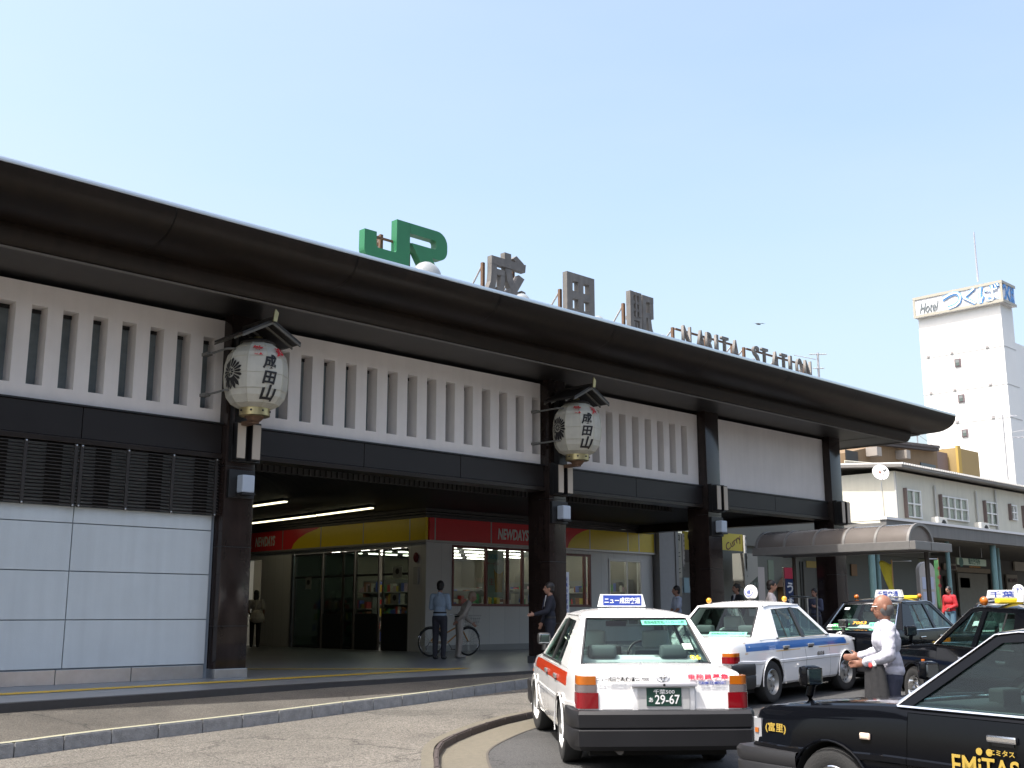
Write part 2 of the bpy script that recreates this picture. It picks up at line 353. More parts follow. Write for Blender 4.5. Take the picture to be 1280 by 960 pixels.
tag(fl.build('station_floor', floor_m), 'polished grey floor under the station roof', kind='structure')
ef = MB()
for (a, b), (c, d) in zip([e for e in E0 if e[0] <= 30], [e for e in E0 if e[0] <= 30][1:]):
    ef.poly([(a, b-.001, .3), (c, d-.001, .3), (c, d-.001, .503), (a, b-.001, .503)]); ef.poly([(a, b-.001, .503), (c, d-.001, .503), (c, d+.15, .504), (a, b+.15, .504)])
tag(ef.build('floor_edge_strip', mat('floor_edge_stone', (.028, .028, .031), .5, var=.2)), 'dark stone edge of the station floor', kind='structure')
tp = empty('tactile_paving', (6, 15, .5), kind='structure', label='yellow tactile paving line along the station front')
def tact_line(P0, P1, wd=.3):
    a, b = Vector(P0), Vector(P1); t = (b-a); L = t.length; t.normalize(); n = Vector((-t.y, t.x)); k = 0
    while k*.3 < L-.29:
        p = a+t*(k*.3+.004); B = MB(); q = [p, p+t*.292, p+t*.292+n*wd, p+n*wd]
        B.poly([(*c, .506) for c in q])
        for i in range(3):
            for j in range(3):
                c = p+t*(.05+.096*i)+n*(.05+.1*j); B.poly([(c.x-.02, c.y-.02, .511), (c.x+.02, c.y-.02, .511), (c.x+.02, c.y+.02, .511), (c.x-.02, c.y+.02, .511)])
        B.build('tactile_tile', tact_m, tp, recalc=False); k += 1
tact_line((2.3, 14.45), (14.6, 15.95)); tact_line((14.1, 16.25), (10.0, 20.2))
tag(MB().grid(lambda x, y: (x, y, G(x, y, .05)), [30, 40, 130], [15, 16, 80]).build('far_pavement', pave_m), 'pavement in front of the arcade shops', kind='structure')
# ================================================================ STATION BUILDING
ST = empty('station_building', (10, 17, .5), label='long dark brown station building with deep upswept eave and white slotted walls', cat='station')
YW, YC = 16.55, 16.30
cols = [(9.40, 9.95), (16.99, 17.5), (22.55, 23.1), (28.4, 28.98)]
for i, (a, b) in enumerate(cols):
    c = MB().box((a, YC, .64), (b, YC+.62, 6.42), .02).build('column', brown_gl, ST, 30)
    MB().box((a-.015, YC-.02, .5), (b+.015, YC+.64, .645), .006).build('column_base', steel, c)
    for dz in (1.3, 2.55, 3.85): MB().box((a-.006, YC-.006, dz), (b+.006, YC+.3, dz+.012)).build('joint', black, c)
def slotwall(x0, x1, slots, z0=4.55, z1=6.33, sz0=4.80, sz1=6.0, sw=.24, d=.30, y=YW):
    b = MB(); sl_ = sorted(s for s in slots if x0 < s and s+sw < x1)
    xs = [x0]+[v for s in sl_ for v in (s, s+sw)]+[x1]
    def q(xa, xb, za, zb): b.poly([(xa, y, za), (xb, y, za), (xb, y, zb), (xa, y, zb)])
    q(x0, x1, z0, sz0); q(x0, x1, sz1, z1)
    for i in range(0, len(xs), 2): q(xs[i], xs[i+1], sz0, sz1)
    for s in sl_:
        e = s+sw; Y2 = y+d
        b.poly([(s, y, sz0), (s, Y2, sz0), (s, Y2, sz1), (s, y, sz1)]); b.poly([(e, y, sz0), (e, Y2, sz0), (e, Y2, sz1), (e, y, sz1)])
        b.poly([(s, y, sz1), (e, y, sz1), (e, Y2, sz1), (s, Y2, sz1)]); b.poly([(s, y, sz0), (e, y, sz0), (e, Y2, sz0+.05), (s, Y2, sz0+.05)])
    b.poly([(x0, y, z0), (x1, y, z0), (x1, y+d, z0), (x0, y+d, z0)])
    bmesh.ops.remove_doubles(b.b, verts=b.b.verts, dist=.0005)
    o = b.build('slotted_wall', plaster, ST, recalc=False)
    for s in sl_:
        p = MB().poly([(s-.01, y+d-.02, sz0), (s+sw+.01, y+d-.02, sz0), (s+sw+.01, y+d-.02, sz1), (s-.01, y+d-.02, sz1)])
        bp = MB(); bp.poly([(s-.01, y+d-.02, sz0), (s+sw+.01, y+d-.02, sz0), (s+sw+.01, y+d-.02, sz1), (s-.01, y+d-.02, sz1)]); pa = bp.build('pane', slot_glass, o, recalc=False)
        bx('pane_frame', (s, y+d-.045, sz1-.06), (s+sw, y+d-.024, sz1-.001), black, o)
    bx('wall_backing', (x0, y+d+.02, z0), (x1, y+d+.12, z1), mat('dark_interior', (.03, .03, .03), .8), o)
    return o
slot_glass = mat('slot_window_glass', (.16, .19, .20), .12, var=.3, scale=2.5)
slotwall(2.2, 9.40, [9.02-.47*k for k in range(20)])
slotwall(9.95, 16.99, [10.455+.4838*k for k in range(14)])
slotwall(17.5, 22.55, [17.72+.464*k for k in range(11)])
bx('plain_wall', (23.1, YW-.02, 4.60), (28.4, YW+.3, 6.33), plaster, ST)
# dark beams under the white walls, with a lower flange and panel joints
for (x0, x1, zb) in ((-2, 9.40, 3.98), (9.95, 16.99, 4.02), (17.5, 22.55, 4.02), (23.1, 28.4, 4.05)):
    n = max(1, round((x1-x0)/2.35)); 
    if x0 < 0: xs = [-2, 2.35, 4.70, 7.05, 9.40]
    else: xs = [x0+(x1-x0)*k/n for k in range(n+1)]
    for a, b in zip(xs, xs[1:]):
        bx('beam_panel', (a+.006, YW-.10, zb+.09), (b-.006, YW+.25, 4.545), beam_m, ST, .006)
    bx('beam_flange', (x0, YW-.14, zb), (x1, YW+.28, zb+.08), brown, ST, .006)
    bx('beam_cap', (x0, YW-.13, 4.548), (x1, YW-.004, 4.575), black, ST)
# cladding of the first bay
for a, b in zip([0, 2.35, 4.70, 7.05], [2.35, 4.70, 7.05, 9.33]):
    for z0, z1 in ((.72, 1.41), (1.41, 2.11), (2.11, 2.81), (2.81, 3.06)):
        bx('cladding_panel', (a+.008, YW-.035, z0+.007), (b-.008, YW, z1-.007), panel_m, ST, .004)
bx('cladding_backing', (0, YW+.002, .5), (9.39, YW+.2, 4.0), mat('joint_grey', (.22, .26, .30), .7), ST)
for a, b in zip([0, 1.75, 3.5, 5.2, 6.95, 8.1], [1.75, 3.5, 5.2, 6.95, 8.1, 9.3]):
    bx('plinth_plate', (a+.004, YW-.06, .5), (b-.004, YW, .705), steel, ST, .004)
lv = MB()
for k in range(18):
    z = 3.07+.051*k; lv.prism([(YW-.13, z), (YW-.04, z+.034), (YW-.04, z+.040), (YW-.13, z+.008)], lambda u, v: (0.0, u, v), (9.37, 0, 0))
o = lv.build('louvre', mat('louvre_brown', (.045, .038, .034), .5, var=.1), ST); tag(o, 'band of thin dark horizontal louvre slats', kind='stuff')
for x in [6.23-1.56, 5.45, 6.23, 6.97, 7.06, 7.79, 8.54, 9.3]:
    p = bx('louvre_post', (x-.025, YW-.15, 3.04), (x+.025, YW-.135, 3.97), mat('louvre_post_brown', (.022, .018, .016), .5), ST)
    for z in (3.06, 3.95): MB().lathe([(.0, -.012), (.014, -.01), (.014, 0)], (x, YW-.152, z), 8, 'Y').build('bolt', steel, p)
for x in [5.25, 5.9, 6.7, 7.45, 8.3, 9.1]: bx('louvre_backing', (x-.12, YW-.03, 3.07), (x+.12, YW-.015, 3.96), black, ST)
# roof: lower soffit, stepped fascia, upper curved fascia, flat roof
XE = 31.7; XW = -4.0
prof = [(14.08, 7.10), (14.10, 6.98), (14.19, 6.86), (14.32, 6.775), (14.48, 6.72), (14.64, 6.695), (14.82, 6.69), (15.22, 6.685)]
fs = MB(); XS = [XW, 0.9, 4.0, 7.15, 10.3, 13.45, 16.6, 19.75, 22.9, 26.05, 29.2]
for a, b in zip(XS, XS[1:]+[None]):
    q = MB()
    if b is None: b = XE
    last = b == XE; 
    def pf(u, v, a=a, b=b, last=last):
        y, z = prof[v]; x = (a+.008 if u == 0 else b-.008)
        return (x, y, z)
    q.grid(pf, [0, 1], list(range(len(prof)))); q.build('fascia_panel', brown_soff, ST, 60)
fb = MB()
fb.grid(lambda u, v: (u, prof[v][0]+.01, prof[v][1]+.012), [XW, XE-.01], list(range(len(prof)))); fb.build('fascia_backing', black, ST, 60)
# end of the eave (facing away to the right) closes the curve
eb = MB(); eb.poly([(XE, y, z) for y, z in prof]+[(XE, 24, 6.55), (XE, 24, 7.05)]); eb.build('eave_end', brown_soff, ST)
bx('soffit_upper', (XW, 15.2, 6.66), (XE-.02, 16.2, 6.684), brown_soff, ST)
# second tier
t2 = MB(); P2 = [(15.12, 6.62), (15.14, 6.50), (15.22, 6.41), (15.30, 6.40)]
X2 = onY(1135.7, 549.7, 15.2).x
t2.grid(lambda u, v: (u, P2[v][0], P2[v][1]), [XW, X2], [0, 1, 2, 3]); t2.poly([(X2, y, z) for y, z in [(15.12, 6.68)]+P2+[(24, 6.38), (24, 6.68)]]); t2.poly([(XW, 15.12, 6.62), (X2, 15.12, 6.62), (X2, 15.12, 6.684), (XW, 15.12, 6.684)])
t2.build('stepped_fascia', brown_soff, ST, 40)
bx('soffit_trim', (XW, 15.26, 6.382), (X2, 15.33, 6.398), mat('pale_trim', (.16, .15, .14), .5), ST)
bx('soffit_trim', (X2-.06, 15.34, 6.382), (X2+.01, 22, 6.398), mat('pale_trim', (.16, .15, .14), .5), ST)
so = MB(); so.poly([(XW, 15.30, 6.40), (X2, 15.30, 6.40), (X2, 24, 6.40), (XW, 24, 6.40)]); so.build('soffit_lower', mat('dark_soffit', (.018, .016, .015), .4, var=.2, scale=1), ST)
for x in (29.4,): bx('soffit_joint', (x, 15.35, 6.392), (x+.015, 22, 6.397), black, ST)
rf = MB(); rf.box((XW, 14.07, 7.10), (XE+.01, 14.30, 7.165), .01); rf.build('roof_edge_trim', alu, ST, 30)
rf = MB(); rf.prism([(14.3, 7.105), (14.3, 7.15), (24, 7.45), (34, 7.3), (34, 6.4)], lambda u, v: (XW, u, v), (XE-XW, 0, 0)); rf.build('roof', mat('roof_metal', (.20, .21, .22), .5, metal=.4, var=.1), ST)
bx('upper_wall', (XW, YW+.5, 6.33), (29, YW+.6, 6.39), black, ST)
bx('wall_return', (28.98, YC+.2, 4.1), (29.0, 24, 6.40), brown, ST)
# wooden-looking corner of the far end: deep wall
bx('end_wall', (28.6, 16.95, 4.05), (28.95, 23.6, 6.39), brown, ST)
# concourse ceiling of ribs, back walls
rib = MB()
for k in range(150): x = 9.2+.13*k; rib.box((x, 16.95, 4.30), (x+.06, 36, 4.36))
tag(rib.build('ceiling_ribs', mat('ceiling_rib_metal', (.032, .03, .027), .5), ST), kind='stuff')
bx('concourse_ceiling', (0, 16.9, 4.37), (29, 60, 4.5), black, ST)
for k in range(2): bx('hanging_panel', (9.95+k*7.55, 17.4, 3.98), (16.99+k*5.56, 17.46, 4.3), mat('ribbed_valance', (.035, .033, .03), .5), ST)
vr = MB()
for k in range(100): x = 10+.125*k; vr.box((x, 17.36, 3.99), (x+.05, 17.399, 4.29))
tag(vr.build('valance_ribs', mat('ceiling_rib_metal', (.032, .03, .027), .5), ST), kind='stuff')
bx('side_wall', (8.9, 16.9, .5), (9.3, 44, 4.4), mat('concourse_wall', (.10, .10, .10), .5), ST)
bx('back_wall', (0, 45, .5), (60, 45.2, 4.5), mat('concourse_wall', (.10, .10, .10), .5), ST)
# strips of fluorescent light on the concourse ceiling
for i, (p, q_) in enumerate([((300, 635), (358, 627)), ((300, 656), (395, 644.5)), ((396, 644.3), (466, 635))]):
    a, b = onZ(*p, 4.22), onZ(*q_, 4.22); d = (b-a).normalized(); n = Vector((-d.y, d.x, 0))
    t = empty('ceiling_light', a, label=['short lit fluorescent strip nearest the dark column on the concourse ceiling', 'long lit fluorescent strip on the concourse ceiling beside the column', 'lit fluorescent strip on the concourse ceiling ending over the shop sign'][i], cat='ceiling light', group='lights on the concourse ceiling')
    M = Matrix((( d.x, n.x, 0), (d.y, n.y, 0), (0, 0, 1)))
    MB().obox((a+b)/2+Z*.04, ((b-a).length, .16, .05), M).build('housing', black, t); MB().obox((a+b)/2, ((b-a).length*.98, .09, .03), M).build('tube', tubewarm, t)
# ---------------------------------------------------------------- wall lamps on the columns
nm = ['between the first lantern and the concourse', 'under lantern two', 'on the third column, above the curry sign', 'on the last column at the canopy']
for i, (a, b) in enumerate(cols):
    cx = (a+b)/2
    t = empty('twin_wall_lamp', (cx, YC, 4.25), label='twin cream lamp boxes in black frames, '+nm[i], cat='wall lamp', group='twin cream lamps on the station columns')
    bx('back_plate', (cx-.24, YC-.10, 3.93), (cx+.30, YC, 4.60), black, t, .01)
    for s in (-1, 1):
        x = cx-.01+s*.14; fr = bx('lamp_box', (x-.085, YC-.24, 3.95), (x+.085, YC-.102, 4.56), black, t, .008)
        bx('lamp_panel', (x-.075, YC-.255, 3.97), (x+.075, YC-.242, 4.54), cream, fr, .004)
    t = empty('wall_sconce', (cx, YC, 3.55), label='small pale box lamp, '+['on the first column beside the louvres', 'on the second column above the leaning suited man', 'on the third column next to the yellow curry board', 'on the last column just over the arched canopy'][i], cat='wall lamp', group='small box lamps on the station columns')
    bx('bracket', (cx-.24, YC-.07, 3.34), (cx+.24, YC, 3.80), black, t, .01)
    bx('diffuser', (cx-.10, YC-.26, 3.42), (cx+.13, YC-.072, 3.71), lampw, t, .03); bx('lamp_base', (cx-.11, YC-.265, 3.385), (cx+.14, YC-.072, 3.418), black, t)
# ---------------------------------------------------------------- paper lanterns
def lantern(cx, cy, zb, label, z_ph):
    t = empty('station_lantern', (cx, cy, zb), label=label, cat='lantern', group='giant lanterns hung on the columns')
    H = 1.06; n = 10
    prof_ = [(.26, 0), (.38, .06), (.46, .17), (.50, .35), (.51, .52), (.50, .70), (.46, .86), (.37, .98), (.26, H)]
    sh = MB().lathe(prof_, (cx, cy, zb), n, 'Z', z_ph).build('shell', paper, t, 18)
    rr = MB()
    for k in range(n):
        a = 2*math.pi*k/n+z_ph; rr.tube([(cx+r*1.003*math.cos(a), cy+r*1.003*math.sin(a), zb+h) for r, h in prof_], .006, 5)
    for r, h in (prof_[1], (.487, .27), prof_[4], (.475, .79), prof_[7]):
        P = [(cx+r*1.006*math.cos(2*math.pi*k/n+z_ph), cy+r*1.006*math.sin(2*math.pi*k/n+z_ph), zb+h) for k in range(n)]; rr.tube(P+[P[0]], .005, 5, False)
    rr.build('seam', mat('lantern_seam', (.45, .43, .35), .6), sh)
    MB().lathe([(.0, -.13), (.22, -.13), (.245, -.12), (.245, .012), (.2, .02), (.0, .02)], (cx, cy, zb), 24).build('bottom_ring', brass, t, 40)
    for k in range(8):
        a = 2*math.pi*k/8; MB().ell((cx+.247*math.cos(a), cy+.247*math.sin(a), zb-.05), (.018,)*3, 8).build('ring_hole', black, t)
    MB().lathe([(.27, H), (.29, H+.02), (.24, H+.06), (.0, H+.07)], (cx, cy, zb), 20).build('top_ring', mat('dark_ring', (.05, .045, .04), .5), t, 40)
    MB().lathe([(.085, H+.04), (.065, H+.14), (.0, H+.15)], (cx, cy, zb), 12).build('neck_cap', brass, t, 40)
    MB().lathe([(.10, -.20), (.16, -.13), (.16, -.12)], (cx, cy, zb), 12).build('drip_cup', rust, t, 40)
    # little gabled roof
    zr = zb+H+.06; ap_ = zr+.30; rd = t; hw = .54; dep_ = .44
    for s in (-1, 1):
        M = MB(); M.prism([(0, ap_), (s*hw, zr), (s*hw, zr-.035), (0, ap_-.04)], lambda u, v: (cx+u, cy-dep_, v), (0, 2*dep_, 0)); rp = M.build('roof_slope', mat('lantern_roof', (.03, .027, .025), .45, metal=.2), t)
        for y in (-dep_, dep_-.03, -.2, .2):
            M = MB(); M.prism([(0, ap_-.045), (s*hw, zr-.04), (s*hw, zr-.075), (0, ap_-.085)], lambda u, v: (cx+u, cy+y, v), (0, .03, 0)); M.build('rafter', mat('rafter_grey', (.13, .125, .11), .6), rp)
    bx('ridge_cap', (cx-.04, cy-dep_-.04, ap_-.02), (cx+.04, cy+dep_, ap_+.03), mat('lantern_roof', (.06, .055, .05), .45), t)
    MB().prism([(-.035, ap_-.05), (.035, ap_-.05), (.06, ap_+.10), (0, ap_+.16), (-.02, ap_+.09)], lambda u, v: (cx+u, cy-dep_-.06, v), (0, .03, 0)).build('ridge_finial', brass, t)
    # iron arms to the wall
    for h in (.26, .94):
        MB().tube([(cx-.50, cy+.62, zb+h), (cx-.50, cy+.1, zb+h), (cx-.40, cy, zb+h)], .018, 8).build('arm', mat('grey_iron', (.16, .16, .15), .5), t)
        MB().box((cx-.56, cy+.62, zb+h-.025), (cx-.46, cy+.80, zb+h+.025)).build('arm_plate', mat('grey_iron', (.16, .16, .15), .5), t)
    bx('back_post', (cx-.12, cy+.40, zb-.55), (cx+.12, cy+.56, zb+H+.2), black, t)
    bx('under_arm', (cx-.06, cy-.05, zb-.24), (cx+.06, cy+.5, zb-.18), rust, t)
    def rad(z):
        for (r0, h0), (r1, h1) in zip(prof_, prof_[1:]):
            if h0 <= z <= h1: return r0+(r1-r0)*(z-h0)/(h1-h0)
        return .3
    def curve(b, ang, zc, name, m):
        for v in b.verts:
            z = v.co.y+zc; r0 = rad(z); a = ang+v.co.x/.51; r = r0*math.cos(math.pi/n)/max(.9, math.cos(((a-z_ph) % (2*math.pi/n))-math.pi/n))+(.012 if zc < .8 else .030)+v.co.z
            v.co = Vector((cx+r*math.cos(a), cy+r*math.sin(a), zb+z))
        mb = MB(); mb.b.free(); mb.b = b; mb.build(name, m, t, recalc=False)
    aF = math.atan2(-cy, -cx)       # towards the forecourt
    aT = aF+.44
    for k, ch in enumerate('成田山'): curve(text_bm(ch, .26 if k < 2 else .31, .25 if k != 1 else .21, .003, .034, .18, maxlen=.06), aT, [.70, .44, .20][k], 'inscription', ink)
    curve(text_bm('歓', .20, .17, .003, .025, maxlen=.06), aF+.02, .885, 'inscription', redink)
    curve(text_bm('迎', .20, .17, .003, .025, maxlen=.06), aT+.46, .885, 'inscription', redink)
    # crest: ring of petals round a small flower, with leaves
    cb = bmesh.new()
    def add(poly_):
        vs = [cb.verts.new((x, y, .003)) for x, y in poly_]; cb.faces.new(vs)
    for k in range(14):
        a = math.pi*(-.18+1.36*k/13); L0, L1, wd = .075, .20+.012*math.sin(k*2.3), .020
        c, s = math.cos(a), math.sin(a); add([(c*L0-s*.008, s*L0+c*.008), (c*L0+s*.008, s*L0-c*.008), (c*L1*.85+s*wd, s*L1*.85-c*wd), (c*L1, s*L1), (c*L1*.85-s*wd, s*L1*.85+c*wd)])
    for k in range(8):
        a = 2*math.pi*k/8; c, s = math.cos(a), math.sin(a); add([(c*.02-s*.006, s*.02+c*.006), (c*.02+s*.006, s*.02-c*.006), (c*.06+s*.015, s*.06-c*.015), (c*.06-s*.015, s*.06+c*.015)])
    for k in (-2, -1, 0, 1, 2):
        a = -math.pi/2+k*.33; c, s = math.cos(a), math.sin(a); add([(c*.08-s*.02, s*.08+c*.02), (c*.08+s*.02, s*.08-c*.02), (c*.20+s*.028, s*.20-c*.028), (c*.25, s*.25), (c*.20-s*.028, s*.20+c*.028)])
    bmesh.ops.triangulate(cb, faces=cb.faces)
    for v in cb.verts: v.co.x *= 1.15; v.co.y *= 1.15
    curve(cb, aF-.92, .53, 'crest', ink)
    return t
lantern(9.56, 15.75, 4.74, 'first big white paper lantern under the eave, by the blue-grey cladding', .1)
lantern(17.27, 15.75, 4.74, 'second big white paper lantern under the eave, over the shop front', .25)
# ---------------------------------------------------------------- rooftop lettering
YS = 15.0
def frame_support(t, xs, z0, z1, y=YS+.14):
    for x in xs:
        MB().box((x-.03, y, z0), (x+.03, y+.06, z1)).build('support_post', rust, t); MB().tube([(x, y+.05, z1-.05), (x, y+.75, 7.2)], .018, 6).build('stay', mat('grey_stay', (.4, .38, .36), .6), t)
t = empty('rooftop_logo', (12, YS, 7.2), label='big green letters of the railway logo standing on the roof edge', cat='rooftop sign')
def pl(pts, k=6):
    """polygon with rounded corners: (x, y, r)"""
    out = []; n = len(pts)
    for i, (x, y, r) in enumerate(pts):
        if r == 0: out.append((x, y)); continue
        p = Vector((x, y)); a = (Vector(pts[i-1][:2])-p).normalized(); b = (Vector(pts[(i+1) % n][:2])-p).normalized()
        ang = a.angle(b); d = r/math.tan(ang/2); c = p+(a+b).normalized()*(r/math.sin(ang/2)); s0 = p+a*d-c; s1 = p+b*d-c; A = math.atan2(s0.y, s0.x); B = math.atan2(s1.y, s1.x); D = (B-A+math.pi) % (2*math.pi)-math.pi
        for j in range(k+1): out.append((c.x+r*math.cos(A+D*j/k), c.y+r*math.sin(A+D*j/k)))
    return out
def letter(name, polys, m, t, y=YS, d=.16):
    b = MB()
    for p in polys: b.prism(p, lambda u, v: (u, y, v), (0, d, 0))
    return b.build(name, m, t)
J = pl([(11.10, 8.00, 0), (11.36, 8.00, 0), (11.36, 7.72, .05), (11.80, 7.72, .05), (11.80, 8.34, 0), (12.10, 8.34, 0), (12.10, 7.47, .13), (11.10, 7.47, .2)])
letter('letter', [J], jr_green, t)
RR = [pl([(12.103, 8.34, 0), (12.98, 8.34, .24), (12.98, 7.80, .2), (12.62, 7.80, 0), (12.62, 7.98, 0), (12.72, 7.98, .05), (12.72, 8.15, .05), (12.103, 8.15, 0)]),
      [(12.20, 7.98), (12.618, 7.98), (12.618, 7.80), (12.95, 7.30), (12.60, 7.30), (12.14, 7.98)]]
letter('letter', RR, jr_green, t)
MB().box((11.36, YS+.1, 7.93), (11.8, YS+.13, 7.97)).build('cross_bar', rust, t)
frame_support(t, [11.6, 12.22, 12.62], 7.2, 8.05, YS+.17); MB().tube([(11.45, YS+.3, 7.2), (11.62, YS+.3, 8.05)], .03, 6).build('brace', rust, t)
def roof_char(ch, x0, x1, z0, z1, label, bold=.035):
    t = empty('rooftop_character', (x0, YS, 7.2), label=label, cat='rooftop sign', group='large grey characters of the station name')
    b = lay(text_bm(ch, x1-x0, z1-z0, .17, bold), ((x0+x1)/2, YS, (z0+z1)/2), X, Z, -Y)
    for v in b.verts: v.co.y += .17
    mb = MB(); mb.b.free(); mb.b = b; mb.build('character', sign_grey, t, recalc=False)
    frame_support(t, [x0+.02, x1-.15], 7.2, z1-.25, YS+.19); return t
CHAR1 = [[(.05,.68),(.98,.68),(1.0,.85),(.05,.85)], [(.052,.83),(.198,.83),(.198,.45),(.16,.18),(.04,.0),(-.06,.08),(.03,.3),(.05,.5)], [(.18,.48),(.43,.48),(.43,.60),(.18,.60)], [(.31,.481),(.429,.481),(.40,.12),(.22,.10),(.22,.22),(.30,.24)],
 [(.42,1.0),(.60,1.0),(.61,.70),(.66,.45),(.78,.24),(.88,.16),(.90,.28),(1.0,.26),(1.02,.10),(.94,0),(.80,.02),(.64,.17),(.50,.40),(.43,.70)], [(.82,.60),(.98,.54),(.80,.26),(.50,.02),(.40,.13),(.66,.34)], [(.66,.92),(.76,1.0),(.97,.87),(.85,.79)]]
CHAR3 = [[(0,0.02),(.13,.02),(.13,1),(0,1)], [(.225,.40),(.275,.40),(.275,.999),(.225,.999)], [(.36,.42),(.46,.42),(.46,1),(.36,1)], [(.131,.92),(.359,.92),(.359,.998),(.131,.998)], [(.131,.72),(.359,.72),(.359,.78),(.131,.78)], [(.131,.54),(.359,.54),(.359,.60),(.131,.60)], [(0.002,.33),(.50,.33),(.50,.42),(.002,.42)],
 [(.40,.331),(.50,.331),(.49,.0),(.36,.0),(.36,.09),(.41,.10)], [(.17,.30),(.23,.30),(.24,.06),(.18,.06)], [(.27,.30),(.33,.30),(.34,.10),(.29,.10)], [(.54,.02),(.66,.0),(.69,.5),(.69,1),(.55,1),(.56,.5)], [(.54,.86),(1,.86),(1,1),(.54,1)], [(.86,.48),(1,.48),(1,.86),(.86,.86)], [(.70,.48),(.86,.48),(.86,.60),(.70,.60)], [(.76,.481),(.90,.481),(.94,.25),(1.06,.03),(.93,-.03),(.82,.2)]]
def poly_char(polys, x0, x1, z0, z1, label):
    t = empty('rooftop_character', (x0, YS, 7.2), label=label, cat='rooftop sign', group='large grey characters of the station name'); b = MB()
    for i, p in enumerate(polys): b.prism([(x0+(x1-x0)*u, z0+(z1-z0)*v) for u, v in p], lambda u, v: (u, YS+.004*i, v), (0, .12, 0))
    b.build('character', sign_grey, t); frame_support(t, [x0+.02, x1-.15], 7.2, z1-.25, YS+.19)
poly_char(CHAR1, 14.05, 15.02, 7.40, 8.34, 'first grey character, beside the green logo on the roof')
t = empty('rooftop_character', (16.2, YS, 7.2), label='second grey character, a square with four openings, on the roof', cat='rooftop sign', group='large grey characters of the station name')
tb = MB(); xa, xb, za, zc = 16.20, 17.04, 7.42, 8.34
for q in ((xa, xa+.17, za, zc), (xb-.17, xb, za, zc), ((xa+xb)/2-.08, (xa+xb)/2+.08, za+.17, zc-.17)): tb.box((q[0], YS, q[2]), (q[1], YS+.12, q[3]))
for q in ((za, za+.168), ((za+zc)/2-.08, (za+zc)/2+.08), (zc-.168, zc)): tb.box((xa+.171, YS+.001, q[0]), (xb-.171, YS+.119, q[1]))
tb.build('character', sign_grey, t); frame_support(t, [xa+.02, xb-.15], 7.2, 8.0, YS+.19)
poly_char(CHAR3, 18.20, 19.05, 7.40, 8.34, 'third grey character, on the roof before the small letters')
def roof_word(word, x0, x1, label):
    t = empty('rooftop_lettering', (x0, YS, 7.2), label=label, cat='rooftop sign'); n = len(word); p = (x1-x0)/n
    wd = {'I': .085, 'T': .27, 'S': .26, 'N': .29, 'A': .26, 'R': .25, 'O': .26}
    xs = {'NARITA': [20.06, 20.60, 20.95, 21.31, 21.54, 21.97], 'STATION': [22.84, 23.21, 23.69, 24.07, 24.47, 24.79, 25.19]}[word]
    for ch, x in zip(word, xs):
        w_ = wd.get(ch, .33); b = lay(text_bm(ch, w_, .46, .07, .004), (x+w_/2, YS, 7.67), X, Z, -Y)
        for v in b.verts: v.co.y += .07
        mb = MB(); mb.b.free(); mb.b = b; mb.build('letter', sign_grey, t, recalc=False)
    MB().box((x0-.1, YS+.14, 7.80), (x1+.05, YS+.18, 7.84)).build('rail', rust, t); MB().box((x0-.1, YS+.14, 7.42), (x1+.05, YS+.18, 7.46)).build('rail', rust, t)
    frame_support(t, [x0-.12, (x0+x1)/2, x1-.05], 7.2, 7.86, YS+.19)
roof_word('NARITA', 20.06, 22.3, 'row of six grey metal letters on the roof after the big characters')
roof_word('STATION', 22.86, 25.5, 'row of seven grey metal letters at the far end of the roof')
for i, (px, py) in enumerate([(536, 334), (655, 371), (750, 396), (830, 415), (893, 433), (918, 440)]):
    r = (.22, .14, .12, .10, .09, .09)[i]; p = onY(px, py, 14.45); t = empty('roof_floodlight', (p.x, 14.45, 7.17), label='small dome floodlight on the roof edge, '+['biggest, under the green logo', 'under the first grey character', 'right of the four-window character', 'just before the small letters', 'left one between the two small-letter rows', 'right one between the two small-letter rows'][i], cat='floodlight', group='dome floodlights along the roof edge')
    MB().ell((p.x, 14.50, 7.22), (r*1.3, r, r*1.25), 16).build('dome', mat('dome_white', (.26, .28, .29), .35), t, 60); bx('foot', (p.x-.05, 14.46, 7.15), (p.x+.05, 14.56, 7.24), rust, t)
# ================================================================ CONVENIENCE STORE
CX, CY = 19.85, 23.66
yel = mat('shop_sign_yellow', (.80, .58, .02), .3, var=.04); red = mat('shop_sign_red', (.78, .04, .045), .3, var=.04)
wt = tiles('store_wall_tiles', (.70, .69, .66), (.52, .52, .50), .6, .45, .35, .03)
maroon = mat('window_frame_maroon', (.16, .03, .025), .4); gframe = mat('grey_sign_frame', (.42, .40, .38), .4, metal=.5)
halfglass = glass('tinted_door_glass', (.55, .60, .56), 1.0)
SH = empty('convenience_store', (CX, CY, .5), label='corner convenience store with red and yellow sign band inside the concourse', cat='shop')
def wally(x0, x1, z0, z1, n='wall', m=wt, y=CY, d=.18): return bx(n, (x0, y, z0), (x1, y+d, z1), m, SH)
def wallx(y0, y1, z0, z1, n='wall', m=wt, x=CX, d=.18): return bx(n, (x, y0, z0), (x+d, y1, z1), m, SH)
wx = [onY(x, 720, CY).x for x in (565, 665)]; W0, W1 = 20.78, 25.05; SG = 3.44
wally(CX, W0, .5, SG); wally(W0, W1, .5, 1.70); wally(W0, W1, 3.36, SG); wally(W1, 25.2, .5, SG); wally(25.2, 26.5, .5, 1.70); wally(26.5, 27.35, .5, SG)
wally(27.35, 28.95, .5, 1.1); wally(27.35, 28.95, 3.2, SG); wally(28.95, 29.55, .5, SG)
wally(25.2, 26.5, 3.3, SG)
for k in range(5): bx('skirting_tile', (19.87+k*1.95, CY-.03, .5), (21.79+k*1.95, CY-.002, .66), mat('skirting', (.34, .34, .33), .4), SH)
